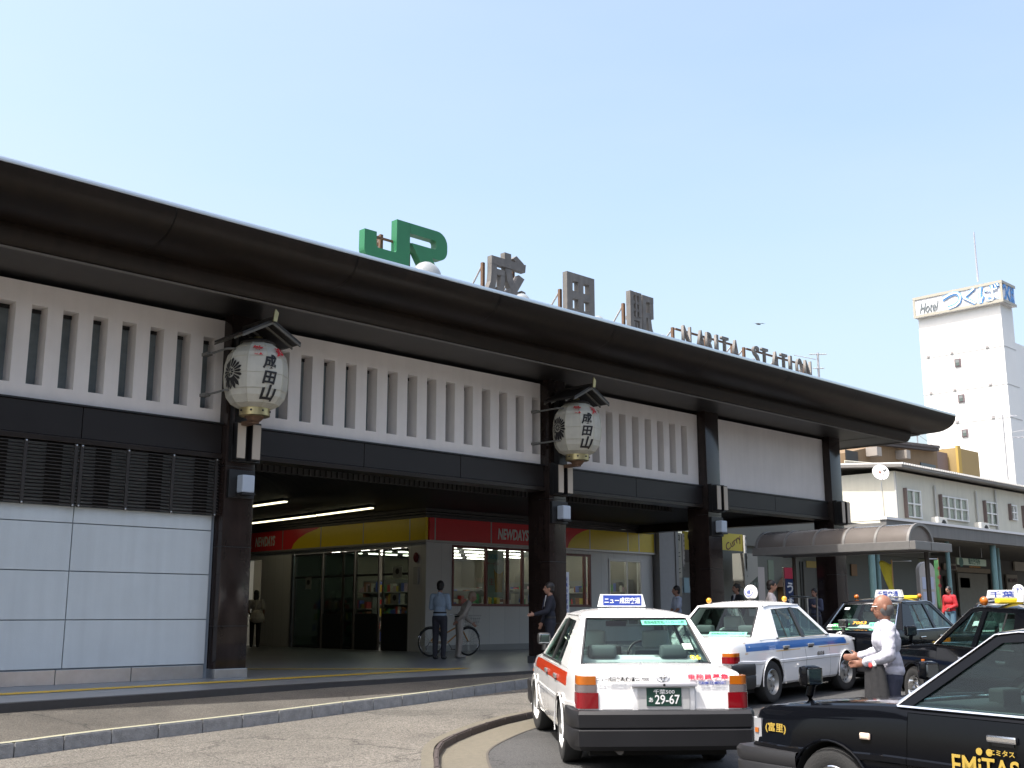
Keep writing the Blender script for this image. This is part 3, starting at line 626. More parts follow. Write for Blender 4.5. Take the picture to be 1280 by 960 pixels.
# front window frames
def framed_window(x0, x1, z0, z1, mull, y=CY, fm=maroon):
    w_ = empty('window', (x0, y, z0)); w_.parent = SH; w_.location = Vector((x0, y, z0))-Vector(SH.location)
    def add(n, a, c, m, bev=0): return MB().box(a, c, bev).build(n, m, w_)
    add('frame', (x0, y-.02, z0), (x1, y+.08, z0+.07), fm); add('frame', (x0, y-.02, z1-.07), (x1, y+.08, z1), fm)
    for x in [x0, x1-.06]+mull: add('mullion', (x, y-.018, z0+.071), (x+.06, y+.078, z1-.071), fm)
    xs = sorted([x0]+mull+[x1-.06])
    for a, b in zip(xs, xs[1:]): add('pane', (a+.061, y+.03, z0+.071), (b-.001, y+.036, z1-.071), glassy)
    return w_
framed_window(W0, W1, 1.70, 3.36, [22.05, 22.9, 23.5, 24.3]); framed_window(25.2, 26.5, 1.70, 3.3, [26.2]); framed_window(27.35, 28.95, 1.1, 3.2, [28.2], fm=gframe)
# side front: glass, doors, wall
wallx(CY+.18, 24.40, .5, SG); wallx(30.1, 31.85, .5, SG); wallx(24.4, 30.1, 3.30, SG); wallx(32.6, 34, .5, SG); wallx(31.85, 32.6, 3.2, SG)
for a, b in ((24.40, 25.60), (25.75, 26.85), (26.9, 27.45), (27.45, 28.45), (28.5, 30.0)):
    d = empty('glass_door', (CX, a, .5)); d.parent = SH; d.location = Vector((CX, a, .5))-Vector(SH.location)
    for q in ((a, a+.05), (b-.05, b)): MB().box((CX+.02, q[0], .5), (CX+.08, q[1], 3.28)).build('stile', mat('steel_dark', (.22, .2, .18), .35, metal=.8), d)
    for z in (.5, 2.55, 3.22): MB().box((CX+.02, a+.05, z), (CX+.08, b-.05, z+.06)).build('rail', mat('door_dark', (.03, .03, .03), .4), d)
    MB().box((CX+.04, a+.05, .56), (CX+.05, b-.05, 3.22)).build('pane', darkglass if a >= 26.85 else halfglass, d)
    MB().box((CX+.01, a+.051, .56), (CX+.019, b-.051, 1.5)).build('kick_film', mat('film_dark', (.03, .035, .035), .3), d) if a in (24.40, 25.75, 27.45) else None
MB().box((CX-.03, 29.98, .5), (CX+.02, 30.10, 3.3)).build('steel_post', steel, SH)
# sign band: face -Y
sx = [CX, onY(541, 660, CY).x, onY(611, 665, CY).x, 24.1, 26.37, 28.2, 28.75, onY(815, 680, CY).x]
z0, z1 = SG+.02, 4.06
for i, (a, b) in enumerate(zip(sx, sx[1:])):
    yl = i >= 4 ; p = bx('sign_panel', (a+.02, CY-.10, z0), (b-.02, CY-.02, z1), yel if yl else red, SH)
    bx('sign_mullion', (b-.02, CY-.105, z0), (b+.02, CY-.01, z1), gframe, SH)
    if i == 2: text('sign_lettering', 'NEWDAYS', ((23.05), CY-.103, (z0+z1)/2-.02), X, Z, 1.25, .32, mat('sign_letter_white', (.80, .78, .72), .5), p, .004, .035, shear=.15)
# red arc running into the yellow
arc = [(26.37-1.9, z0)]+[(26.37-1.9+2.75*math.sin(u)*1.0, z0+(z1-z0)*(1-math.cos(u))) for u in [k*math.pi/2/8 for k in range(9)]][::1]
ap2 = MB(); R0 = [(25.35, z0), (25.42, z0+.15), (25.55, z0+.28), (25.75, z0+.41), (26.05, z0+.53), (26.34, z1), (26.34, z0)]
ap2.prism(R0, lambda u, v: (u, CY-.104, v), (0, .003, 0)); ap2.build('sign_arc', yel, SH)
for z, h, pr in ((SG-.04, .055, .13), (z1+.002, .07, .14), (z1+.09, .05, .20), (z1+.16, .08, .24)):
    bx('cornice', (CX-pr, CY-pr, z), (29.6, CY, z+h), gframe if z < 4 else mat('cornice_dark', (.07, .06, .055), .45), SH)
    bx('cornice', (CX-pr, CY+.001, z), (CX, 33.8, z+h), gframe if z < 4 else mat('cornice_dark', (.07, .06, .055), .45), SH)
bx('store_roof', (CX-.1, CY, 4.30), (29.6, 44, 4.36), black, SH)
# sign band: face -X
sy = [CY-.1, 24.05, onX(516, 660, CX).y*0+24.16, 26.24, 28.35, 30.55, 32.6, 33.8]
sy = [CY-.1, onX(516, 655, CX).y, onX(458, 655, CX).y, onX(405, 660, CX).y, onX(357, 670, CX).y, onX(314, 675, CX).y, 33.8]
for i, (a, b) in enumerate(zip(sy, sy[1:])):
    p = bx('sign_panel', (CX-.10, a+.02, z0), (CX-.02, b-.02, z1), red if i >= 3 else yel, SH); bx('sign_mullion', (CX-.105, b-.02, z0), (CX-.01, b+.02, z1), gframe, SH)
    if i == 4: text('sign_lettering', 'NEWDAYS', (CX-.103, (a+b)/2, (z0+z1)/2), -Y, Z, 1.15, .32, mat('sign_letter_white', (.80, .78, .72), .5), p, .004, .035, shear=.15)
    if i == 3:
        L = b-a; q = [(a+.03, z0), (a+L*.75, z0), (a+L*.70, z0+.15), (a+L*.58, z0+.3), (a+L*.38, z0+.44), (a+L*.1, z0+.55), (a+.03, z1)]
        MB().prism(q, lambda u, v: (CX-.104, u, v), (.003, 0, 0)).build('sign_arc', yel, SH)
# inside the shop: ceiling, rows of lit tubes, back wall, shelves
bx('shop_ceiling', (CX+.18, CY+.2, 3.52), (29.5, 33, 3.56), mat('shop_ceiling', (.45, .45, .43), .8), SH)
bx('shop_back_wall', (29.3, CY+.2, .5), (29.5, 33, 3.5), mat('shop_wall', (.22, .20, .16), .8), SH); bx('shop_back_wall', (CX+.18, 32.8, .5), (29.3, 33, 3.5), mat('shop_wall', (.22, .20, .16), .8), SH)
for i in range(6):
    for j in range(5):
        x = 20.5+1.5*i; y = 24.6+1.6*j; MB().box((x, y, 3.47), (x+1.2, y+.05, 3.50)).build('ceiling_tube', tubelit, SH)
PC = [(.5, .05, .05), (.55, .42, .05), (.1, .3, .12), (.08, .12, .4), (.5, .48, .42), (.3, .12, .06), (.45, .3, .35), (.06, .06, .06), (.6, .58, .5)]
pm = [mat('packet_%s' % n, c, .5) for n, c in zip(('red', 'yellow', 'green', 'blue', 'cream', 'brown', 'pink', 'black', 'white'), PC)]
def shelf(x0, y0, x1, y1, zt, label, rows):
    t = empty('shop_shelf', (x0, y0, .5), label=label, cat='shelf', group='shelves of goods inside the store')
    lx = (x1-x0) > (y1-y0)
    bx('shelf_frame', (x0, y0+(.25 if lx else 0), .5), (x1, y1, zt), mat('shelf_grey', (.2, .2, .19), .6), t) if lx else bx('shelf_frame', (x0+.25, y0, .5), (x1, y1, zt), mat('shelf_grey', (.2, .2, .19), .6), t)
    bs = {}
    for r in range(rows):
        z = .62+(zt-.62)*r/rows; MB().box((x0, y0, z-.03), (x1, y1-.01, z)).build('shelf_board', mat('shelf_board', (.35, .34, .32), .5), t)
        u = 0; L = (x1-x0) if lx else (y1-y0)
        while u < L-.1:
            wd = random.uniform(.06, .18); h = random.uniform(.12, (zt-.62)/rows-.05); k = random.randrange(len(pm)); b = bs.setdefault(k, MB())
            if lx: b.box((x0+u, y0+.03, z+.001), (x0+u+wd-.008, y0+.2, z+h))
            else: b.box((x0+.03, y0+u, z+.001), (x0+.2, y0+u+wd-.008, z+h))
            u += wd
    for k, b in bs.items(): tag(b.build('goods', pm[k], t), kind='stuff')
shelf(20.9, 24.55, 24.9, 25.0, 2.15, 'long low shelf of packets behind the front window', 3)
shelf(22.9, 26.6, 27.9, 27.1, 2.3, 'shelf of goods in the middle of the store seen between mullions', 4)
shelf(24.2, 25.4, 24.7, 26.4, 2.4, 'short shelf of goods facing the glass doors', 4)
shelf(23.4, 28.0, 23.9, 31.5, 2.6, 'tall shelf of goods deep in the store behind the doors', 5)
shelf(21.6, 28.6, 22.1, 31.5, 2.0, 'shelf of goods just inside the farthest left shop glass', 4)
shelf(28.7, 24.2, 29.2, 31.5, 2.6, 'tall shelf of goods along the far wall of the store', 5)
# poster with a glass of drink in the window, small notices
t = empty('window_poster', (22.2, CY, 1.9), label='tall pale poster with a foaming glass hung inside the store window', cat='poster')
bx('sheet', (22.14, CY+.10, 1.95), (22.86, CY+.105, 3.27), mat('poster_green', (.42, .5, .38), .6), t)
MB().prism([(22.52, 2.1), (22.78, 2.1), (22.84, 2.75), (22.46, 2.75)], lambda u, v: (u, CY+.094, v), (0, .004, 0)).build('printed_glass', mat('poster_amber', (.62, .36, .08), .5), t)
MB().lathe([(0, 0), (.20, 0), (.20, .004)], (22.66, CY+.093, 2.82), 20, 'Y').build('printed_foam', mat('poster_cream', (.6, .6, .52), .5), t)
text('poster_print', '300', (22.42, CY+.094, 3.10), X, Z, .4, .14, mat('poster_blue', (.10, .35, .42), .5), t); text('poster_print', 'サービス', (22.42, CY+.094, 2.9), X, Z, .46, .08, redink, t)
text('poster_print', '生', (22.36, CY+.094, 2.4), X, Z, .2, .2, mat('poster_pink', (.6, .2, .2), .5), t)
for i, (y, z, wd, h, lb) in enumerate([(25.0, 1.9, .35, .30, 'white notice low on the glass right of the shop doors'), (24.9, 2.62, .4, .3, 'small white notice higher on the glass right of the shop doors'), (29.2, 2.4, .30, .35, 'white notice with a round mark on the far left shop glass')]):
    t = empty('door_notice', (CX, y, z), label=lb, cat='notice'); bx('sheet', (CX+.005, y-wd/2, z-h/2), (CX+.012, y+wd/2, z+h/2), mat('notice_grey', (.25, .26, .24), .6), t)
    MB().lathe([(0, 0), (.08, 0), (.08, .004)], (CX+.001, y, z+.03), 16, 'X').build('printed_disc', ink, t)
t = empty('wall_telephone', (CX, 24.0, 2.5), label='white wall box with a dark red lamp above it on the store corner', cat='alarm box')
bx('box', (CX-.07, 23.93, 2.28), (CX-.002, 24.12, 2.75), mat('box_white', (.5, .5, .48), .5), t, .01); MB().ell((CX-.06, 24.02, 3.0), (.07, .09, .14), 12).build('lamp', mat('dark_red_lamp', (.16, .02, .02), .3), t, 60)
# ================================================================ TAXIS
paintW = mat('white_car_paint', (.80, .80, .80), .22, coat=.8); paintK = mat('black_car_paint', (.003, .0035, .005), .09, coat=.14, spec=.1)
rubber = mat('tyre_rubber', (.022, .022, .022), .85, bump=.2, bscale=80); trim = mat('black_trim', (.018, .018, .019), .5); chrome = mat('chrome', (.80, .80, .80), .08, metal=1)
bump_m = mat('bumper_plastic', (.011, .011, .013), .5, var=.1, scale=4); under = mat('underbody', (.015, .015, .015), .9)
amber = mat('lamp_amber', (.42, .11, .006), .15, coat=.6); redl = mat('lamp_red', (.20, .003, .008), .15, coat=.6); clearl = mat('lamp_clear', (.16, .135, .135), .12, coat=.8); headl = mat('headlight_glass', (.30, .31, .33), .06, coat=1)
rim_m = mat('steel_rim', (.42, .42, .41), .35, metal=.7, var=.1, scale=20); seatm = mat('seat_cloth', (.16, .18, .2), .8); seatw = mat('white_seat_cover', (.72, .74, .76), .7); dashm = mat('dashboard', (.03, .03, .032), .6)
carglass = glass('car_glass', (.62, .74, .70), .6)
goldm = mat('gold_print', (.52, .36, .07), .4, metal=.3); greenst = mat('mint_sticker', (.16, .62, .44), .5); inkg = mat('dark_green_ink', (.01, .08, .05), .5); whitep = mat('white_print', (.8, .8, .8), .5); bluep = mat('blue_print', (.03, .06, .32), .5); redp = mat('red_print', (.55, .03, .07), .5); grp = mat('grey_print', (.07, .07, .07), .5); yelp = mat('yellow_print', (.85, .62, .03), .5)
def interp(T, x):
    if x <= T[0][0]: return T[0][1]
    for (a, b), (c, d) in zip(T, T[1:]):
        if x <= c: return b+(d-b)*(x-a)/(c-a)
    return T[-1][1]
TOP = [(-2.485, .80), (-2.475, .87), (-2.455, .925), (-2.40, .955), (-2.30, .965), (-2.0, .978), (-1.66, .985), (-1.0, .965), (.9, .962), (1.3, .935), (1.7, .90), (2.0, .865), (2.10, .84), (2.15, .80), (2.175, .74)]
WID = [(-2.485, .76), (-2.45, .79), (-2.38, .808), (-2.0, .828), (-1.3, .842), (0, .848), (1.3, .84), (1.8, .825), (2.05, .80), (2.13, .77), (2.175, .72)]
STN = [-2.485, -2.475, -2.455, -2.40, -2.30, -2.15, -2.0, -1.8, -1.68, -1.6, -1.4, -1.2, -1.0, -.8, -.5, -.20, .1, .4, .6, .70, .82, .95, 1.15, 1.34, 1.5, 1.7, 1.85, 2.0, 2.06, 2.10, 2.13, 2.15, 2.175]
def ysec(x):
    W, T = interp(WID, x), interp(TOP, x); zb = interp([(-2.3, .33), (-1.75, .24), (1.75, .24), (2.1, .32)], x); zs = T-.045
    r = [(0, zb), (W-.16, zb), (W-.06, zb+.02)]
    for t, i in ((.08, .030), (.2, .012), (.36, .003), (.50, 0), (.515, -.010), (.565, -.010), (.58, .002), (.74, .010), (.88, .022), (1, .038)): r.append((W-i, zb+(zs-zb)*t))
    r += [(W-.055, T-.018), (W-.085, T-.005), (W-.14, T), (W*.62, T+.008), (W*.3, T+.013), (0, T+.015)]
    return r
def side_y(x, z):
    s = ysec(x)
    for (a, b), (c, d) in zip(s[2:13], s[3:14]):
        if b <= z <= d: return a+(c-a)*(z-b)/(d-b)
    return s[12][0]
CACHE = {}
def car_meshes(paint):
    """the painted shell, cut by wheel arches and the cabin, then divided into doors, bonnet, boot lid and the rest"""
    if paint.name in CACHE: return CACHE[paint.name]
    b = bmesh.new(); rings = []
    for x in STN:
        s = ysec(x); ring = [b.verts.new((x, y, z)) for y, z in s]+[b.verts.new((x, -y, z)) for y, z in s[-2:0:-1]]; rings.append(ring)
    n = len(rings[0])
    for p, q in zip(rings, rings[1:]):
        for k in range(n): b.faces.new((p[k], p[(k+1) % n], q[(k+1) % n], q[k]))
    b.faces.new(rings[0]); b.faces.new(rings[-1][::-1]); bmesh.ops.recalc_face_normals(b, faces=b.faces)
    me = bpy.data.meshes.new('shell'); b.to_mesh(me); b.free(); me.materials.append(paint); me.materials.append(under)
    o = bpy.data.objects.new('shell', me); COL.objects.link(o)
    c = MB()
    for x in (-1.34, 1.34):
        for s in (-1, 1):
            a, e = sorted((s*.58, s*1.0)); c.lathe([(0, a), (.355, a), (.355, e), (0, e)], (x, 0, .315), 28, 'Y', capends=False)
            c.box((x-.352, a+.001, -.2), (x+.352, e-.001, .30))
    cut = c.build('cutter', None, None); cut.data.materials.append(under); cut.data.materials.append(under)
    for p in cut.data.polygons: p.material_index = 1
    c2 = MB().box((-1.42, -.70, .36), (.80, .70, 1.3)); cab = c2.build('cutter', None, None); cab.data.materials.append(under); cab.data.materials.append(under)
    for p in cab.data.polygons: p.material_index = 1
    for k in (cut, cab):
        m = o.modifiers.new('b', 'BOOLEAN'); m.operation = 'DIFFERENCE'; m.object = k; m.solver = 'EXACT'; m.use_self = True
    bpy.context.view_layer.update(); me2 = bpy.data.meshes.new_from_object(o.evaluated_get(bpy.context.evaluated_depsgraph_get()))
    for k in (o, cut, cab): bpy.data.objects.remove(k)
    full = bmesh.new(); full.from_mesh(me2)
    def cls(f):
        if f.material_index == 1: return 'body'
        c_ = f.calc_center_median(); nn = f.normal
        if abs(nn.y) > .55 and abs(c_.y) > .7 and .26 < c_.z < .93:
            s = 'L' if c_.y > 0 else 'R'
            if -.20 < c_.x < .70: return 'front_door'+s
            if -1.0 < c_.x < -.20: return 'rear_door'+s
        if abs(c_.y) < interp(WID, c_.x)-.09 and nn.z > .3:
            if .82 < c_.x < 2.12: return 'bonnet'
            if c_.x < -1.68: return 'boot_lid'
        if c_.x < -2.38 and abs(c_.y) < .72 and c_.z > .55 and abs(nn.x) > .3: return 'boot_lid'
        return 'body'
    kinds = {}
    for f in full.faces: kinds.setdefault(cls(f), []).append(f.index)
    full.free(); out = {}
    for k, idx in kinds.items():
        bb = bmesh.new(); bb.from_mesh(me2); bb.faces.ensure_lookup_table(); keep = set(idx)
        bmesh.ops.delete(bb, geom=[f for f in bb.faces if f.index not in keep], context='FACES')
        if k != 'body':
            ctr = {}
            for v in bb.verts:
                if any(e.is_boundary for e in v.link_edges):
                    m_ = sum((f.calc_center_median() for f in v.link_faces), Vector())/len(v.link_faces)
                    e = [e.other_vert(v).co-v.co for e in v.link_edges if e.is_boundary]; d = m_-v.co; t = (e[0]-e[-1]).normalized() if len(e) > 1 else Vector(); d = d-t*d.dot(t); ctr[v] = v.co+d.normalized()*.0045 if d.length > 1e-5 else v.co.copy()
            for v, p in ctr.items(): v.co = p
        m3 = bpy.data.meshes.new(k.rstrip('LR')); bb.to_mesh(m3); bb.free(); m3.materials.append(paint); m3.materials.append(under); m3.polygons.foreach_set('use_smooth', [True]*len(m3.polygons)); m3.set_sharp_from_angle(angle=R_(28)); out[k] = m3
    CACHE[paint.name] = out; return out
def yt(z): return .795-.45*(z-.955)          # lean of the cabin sides
WH = {}
def wheel(parent, x, s, steer=0, cap='steel'):
    w_ = empty('wheel', (x, s*.735, .315)); w_.parent = parent; w_.rotation_euler = (0, 0, steer); k = ('w', s, cap)
    if k not in WH:
        a = MB().lathe([(.185, -.085), (.20, -.095), (.27, -.10), (.30, -.09), (.315, -.06), (.315, .06), (.30, .09), (.27, .10), (.20, .095), (.185, .085)], n=36, axis='Y', capends=False).build('tyre', rubber, None, 40)
        r = MB().lathe([(.195, s*.088), (.185, s*.095), (.175, s*.06), (.16, s*.03), (.11, s*.055), (.085, s*.07), (.06, s*.07), (.055, s*.10), (.03, s*.112), (0, s*.113)], n=36, axis='Y', capends=False)
        r = r.build('rim', rim_m if cap == 'steel' else chrome, None, 40)
        h = MB()
        for q in range(10):
            t = 2*math.pi*q/10; h.lathe([(0, 0), (.014, 0), (.014, s*.004)], (.138*math.cos(t), s*.046, .138*math.sin(t)), 8, 'Y')
        for q in range(5):
            t = 2*math.pi*q/5+.3; h.lathe([(0, s*.01), (.009, s*.01), (.009, 0)], (.075*math.cos(t), s*.075, .075*math.sin(t)), 6, 'Y')
        h = h.build('rim_holes', black, None); WH[k] = [a, r, h]
        for q in WH[k]: q.parent = w_
    else:
        for q in WH[k]: c = q.copy(); COL.objects.link(c); c.parent = w_
    return w_
def B(name, m, parent, mb, smooth=None): return mb.build(name, m, parent, smooth, world=False)
def taxi(x, y, head, z, paint, label, kind='comfort', group='taxis waiting at the station', pitch=True, steer=0, bumper=None):
    t = empty('taxi', (x, y, z), head, label, 'taxi', group); bumper = bumper or bump_m; dark = paint is paintK
    if pitch:
        f = Vector((math.cos(head), math.sin(head), 0)); t.rotation_euler = (0, -math.atan(.02*f.x+.01*f.y), head)
    for k, me in car_meshes(paint).items():
        nm_ = k.rstrip('LR'); o = bpy.data.objects.new(nm_, me); COL.objects.link(o); o.parent = t
        if 'door' in k:
            s = 1 if k.endswith('L') else -1; hx = .0 if 'front' in k else -.86; hb = MB(); yy = side_y(hx, .80)
            hb.obox((hx, s*(yy+.012), .815), (.20, .03, .045), None, .012); B('door_handle', chrome if dark else mat('handle_grey', (.35, .35, .35), .3, metal=.6), o, hb)
            hr = MB().obox((hx, s*(yy+.003), .80), (.15, .01, .06), None, .004); B('handle_recess', black, o, hr)
    for xx in (-1.34, 1.34):
        for s in (-1, 1): wheel(t, xx, s, steer if xx > 0 else 0, 'chrome' if dark else 'steel')
        for s in (-1, 1):
            m_ = MB(); P = [(xx+.362*math.cos(a), s*(side_y(xx, .6)+.006), .315+.362*math.sin(a)) for a in [math.pi*(-.04+1.08*k/18) for k in range(19)]]; m_.tube(P, .009, 6); B('arch_lip', paint, t, m_, 50)
    B('underbody', under, t, MB().box((-2.2, -.66, .17), (1.95, .66, .235)))
    # bumpers
    for s, x0, tp in ((-1, -2.36, .615), (1, 2.06, .56)):
        m_ = MB(); sec = [(0, .27), (.10, .255), (.155, .30), (.165, .44), (.15, .455), (.165, .47), (.172, .585 if s < 0 else .53), (.15, tp), (.02, tp+.005)]
        path = [(-.42, .855), (-.16, .865), (-.02, .855), (.045, .80), (.06, .60), (.07, .0), (.06, -.60), (.045, -.80), (-.02, -.855), (-.16, -.865), (-.42, -.855)]
        def bf(i, j):
            px, py = path[i]; d, zz = sec[j]; k = max(0, min(1, (px+.16)/.2)); oy = (d-.14)*(1 if py > 0 else -1)*(.5 if abs(py) > .7 else 0); return (x0+s*(px+d*k), py+oy, zz)
        m_.grid(bf, list(range(11)), list(range(9))); m_.poly([bf(i, 0) for i in range(11)]); B('bumper', bumper, t, m_, 35)
    # cabin
    def side(poly_, s, name, m, th=.03, y0=0, par=t):
        m_ = MB(); m_.prism(poly_, lambda u, v: (u, s*(yt(v)+y0), v), (0, -s*th, 0)); return B(name, m, par, m_, 30)
    zt = 1.405
    for s in (-1, 1):
        side([(.80, .945), (.69, .945), (.105, zt-.02), (.07, 1.45), (.14, 1.45)], s, 'front_pillar', paint)
        side([(.105, zt-.02), (-.13, zt), (-.22, zt), (-.86, zt-.015), (-1.10, 1.42), (-1.02, 1.45), (.07, 1.452)], s, 'roof_rail', paint, .04)
        side([(-.125, .945), (-.125, zt+.005), (-.225, zt+.005), (-.225, .945)], s, 'middle_pillar', trim if not dark else paint, .03, .001)
        side([(-1.03, .945), (-.86, zt-.016), (-1.0, 1.43), (-1.10, 1.43), (-1.64, .945)], s, 'rear_pillar', paint)
        side([(.695, .957), (.115, zt-.025), (-.125, zt-.005), (-.125, .957)], s, 'side_glass', carglass, .004, -.014)
        side([(-.225, .957), (-.225, zt-.005), (-.85, zt-.02), (-1.02, .957)], s, 'side_glass', carglass, .004, -.014)
        side([(-.70, .957), (-.66, zt-.01), (-.685, zt-.01), (-.725, .957)], s, 'glass_divider', trim, .012, -.004)
        side([(.78, .949), (.78, .960), (-1.10, .962), (-1.10, .951)], s, 'belt_moulding', chrome if dark else trim, .012, .012)
        if dark:
            P = [(.79, s*(yt(.96)+.004), .955), (.16, s*(yt(1.42)+.004), 1.435), (.0, s*(yt(1.45)+.004), 1.455), (-.9, s*(yt(1.45)+.004), 1.45)]; m_ = MB().tube(P, .006, 6); B('drip_moulding', chrome, t, m_, 60)
        else:
            P = [(.14, s*(yt(1.45)+.004), 1.447), (-.9, s*(yt(1.45)+.004), 1.45), (-1.08, s*(yt(1.42)+.003), 1.425)]; m_ = MB().tube(P, .009, 6); B('drip_moulding', paint, t, m_, 60)
    # roof skin
    def rz(u, v):
        fx = 1-abs((u+.475)/.66)**3; fy = 1-abs(v/.58)**3.0; return 1.448+.062*max(0, fx)*max(0, fy)**.6+.012*max(0, fy)
    us = [.18, .15, .10, .04, -.05, -.2, -.4, -.6, -.8, -.95, -1.05, -1.11, -1.13]; vs = [-.58, -.565, -.53, -.45, -.3, -.1, .1, .3, .45, .53, .565, .58]
    m_ = MB(); m_.grid(lambda u, v: (u, v, rz(u, v)-(.03 if u > .17 or u < -1.12 else 0)), us, vs); B('roof', paint, t, m_, 50)
    MB_l = MB().grid(lambda u, v: (u, v, rz(u, v)-.035), us[2:-2], vs); B('headlining', mat('headlining', (.25, .25, .24), .9), t, MB_l)
    # windscreen and rear screen, each with its black rubber and painted surround
    def screen(xb, yb, zb, xt, ytp, ztp, bow, name):
        def sf(u, v): k = (v+1)/2; return (xb+(xt-xb)*k+bow*(1-u*u), (yb+(ytp-yb)*k)*u, zb+(ztp-zb)*k)
        U = [-1, -.75, -.5, -.25, 0, .25, .5, .75, 1]; m_ = MB().grid(lambda u, v: sf(u, v), U, [-1, 0, 1]); g_ = B(name, carglass, t, m_, 60)
        m2 = MB(); rg = [sf(u, -1) for u in U]+[sf(1, 0)]+[sf(u, 1) for u in U[::-1]]+[sf(-1, 0)]; m2.tube([Vector(p)+Vector((.006*(1 if bow > 0 else -1), 0, 0)) for p in rg+[rg[0]]], .014, 6, False); B('screen_rubber', trim if not dark else chrome, g_, m2, 60); return sf
    wf = screen(.83, .70, .965, .17, .545, 1.43, .08, 'windscreen'); rf_ = screen(-1.66, .66, .985, -1.125, .53, 1.42, -.07, 'rear_screen')
    for sf, xo in ((wf, (.80, .145)), (rf_, (-1.65, -1.11))):
        for s in (-1, 1):
            m_ = MB(); m_.poly([sf(s, -1), sf(s, 1), (xo[1], s*(yt(1.44)), 1.44), (xo[0], s*yt(.95), .95)]); B('screen_surround', paint, t, m_)
        m_ = MB(); U = [-1, -.5, 0, .5, 1]; m_.grid(lambda u, v: sf(u, 1) if v == 0 else ((.17 if xo[0] > 0 else -1.125), .57*u, 1.448-.02), U, [0, 1]); B('screen_header', paint, t, m_)
        m_ = MB(); m_.grid(lambda u, v: sf(u, -1) if v == 0 else (sf(u, -1)[0]+(.04 if xo[0] > 0 else -.03), u*.72, .955), U, [0, 1]); B('screen_base', trim if xo[0] > 0 else paint, t, m_)
    B('rear_shelf', dashm, t, MB().box((-1.64, -.66, .93), (-1.05, .66, .955)))
    # seats, wheel, dashboard
    for s in (-1, 1):
        st_ = B('front_seat', seatm, t, MB().obox((-.28, s*.36, .78), (.16, .50, .60), Matrix.Rotation(-.2, 3, 'Y'), .05), 60); B('headrest', seatw, st_, MB().obox((-.36, s*.36, 1.17), (.10, .30, .20), None, .04), 60); B('seat_cushion', seatm, st_, MB().obox((.02, s*.36, .50), (.5, .5, .2), None, .05), 60)
        B('seat_cover', seatw, st_, MB().obox((-.30, s*.36, .93), (.175, .51, .30), Matrix.Rotation(-.2, 3, 'Y'), .05), 60)
    rs = B('rear_seat', seatw, t, MB().obox((-1.12, 0, .76), (.20, 1.30, .56), Matrix.Rotation(-.25, 3, 'Y'), .06), 60)
    for s in (-1, 1): B('headrest', mat('grey_headrest', (.10, .115, .12), .8), rs, MB().obox((-1.22, s*.38, 1.08), (.12, .30, .14), None, .04), 60)
    B('dashboard', dashm, t, MB().obox((.62, 0, .86), (.36, 1.36, .22), None, .06), 60); B('meter_box', dashm, t, MB().obox((.50, 0, 1.0), (.12, .22, .12), None, .02))
    m_ = MB(); P = [Vector((.36, -.36, .95))+Matrix.Rotation(.42, 3, 'Y') @ Vector((0, .185*math.cos(a), .185*math.sin(a))) for a in [2*math.pi*k/24 for k in range(25)]]; m_.tube(P, .015, 8, False)
    for a in (0, math.pi, -math.pi/2): m_.tube([(.38, -.36, .95), Vector((.36, -.36, .95))+Matrix.Rotation(.42, 3, 'Y') @ Vector((0, .18*math.cos(a), .18*math.sin(a)))], .014, 6)
    B('steering_wheel', black, t, m_, 60); B('inside_mirror', dashm, t, MB().obox((.16, 0, 1.33), (.03, .24, .06), None, .01))
    # rear lamps and garnish
    for s in (-1, 1):
        lp = empty('tail_lamp', (-2.45, s*.70, .76)); lp.parent = t
        for z0_, z1_, m in (((.845, .925, amber), (.775, .842, clearl), (.63, .772, redl)) if kind != 'low' else ((.735, .785, amber), (.64, .732, redl))):
            m_ = MB(); yi, yo = .645+(.925-z0_)*-.10, .805+(.925-z0_)*.03; 
            pts_ = [(-.034, yi-.70), (-.040, .03), (-.036, yo-.70-.05), (-.022, yo-.70-.02), (.01, yo-.70), (.14, yo-.70+.004), (.14, yi-.70), (0, yi-.70)]
            dz = -.0 ; m_.prism([(a, s*b_) for a, b_ in pts_], lambda u, v: (u-(.93-z0_)*.03, v, z0_-.76), (0, 0, z1_-z0_)); B('lens', m, lp, m_, 40)
    lid = [o for o in t.children if o.name.startswith('boot_lid')]; par = lid[0] if lid else t
    if kind != 'plain':
        xr = -2.492
        g_ = B('plate_recess', paint, t, MB().obox((xr, 0, .72), (.03, .60, .24), None, .02), 40)
        B('recess_shade', mat('recess_shade_grey', (.45, .45, .45), .4) if not dark else black, g_, MB().obox((xr-.013, 0, .715), (.012, .50, .20), None, .01)); B('recess_garnish', steel if dark else mat('garnish_grey', (.42, .42, .45), .35), g_, MB().obox((xr-.028, 0, .845), (.035, .62, .035), None, .008), 40)  # darker pad stands for the shade inside the plate recess
        B('keyhole', black, g_, MB().lathe([(0, -.052), (.012, -.05), (.012, -.03)], (xr, 0, .845), 10, 'X'))
    return t
def emblem(t, x, z, m=None):
    e = MB(); n = 24; nx = -1
    for a, b_, oz, oy in ((.062, .042, 0, 0), (.042, .014, .012, 0), (.016, .034, 0, 0)):
        P = [(x, a*math.cos(2*math.pi*k/n)+oy, z+oz+b_*math.sin(2*math.pi*k/n)) for k in range(n+1)]; e.tube(P, .0045, 5, False)
    B('emblem', chrome, t, e)
def plate(t, x, z, green=True):
    p = B('number_plate', mat('plate_green', (.012, .05, .035), .5), t, MB().obox((x, 0, z), (.012, .33, .165), None, .003))
    for s_, y_, z_, w_, h_ in (('千葉500', .0, z+.048, .20, .042), ('29-67', -.03, z-.022, .235, .085), ('あ', .125, z-.025, .04, .042)): text('plate_lettering', s_, (x-.008, y_, z_), -Y, Z, w_, h_, whitep, p, .002, .012, world=False)
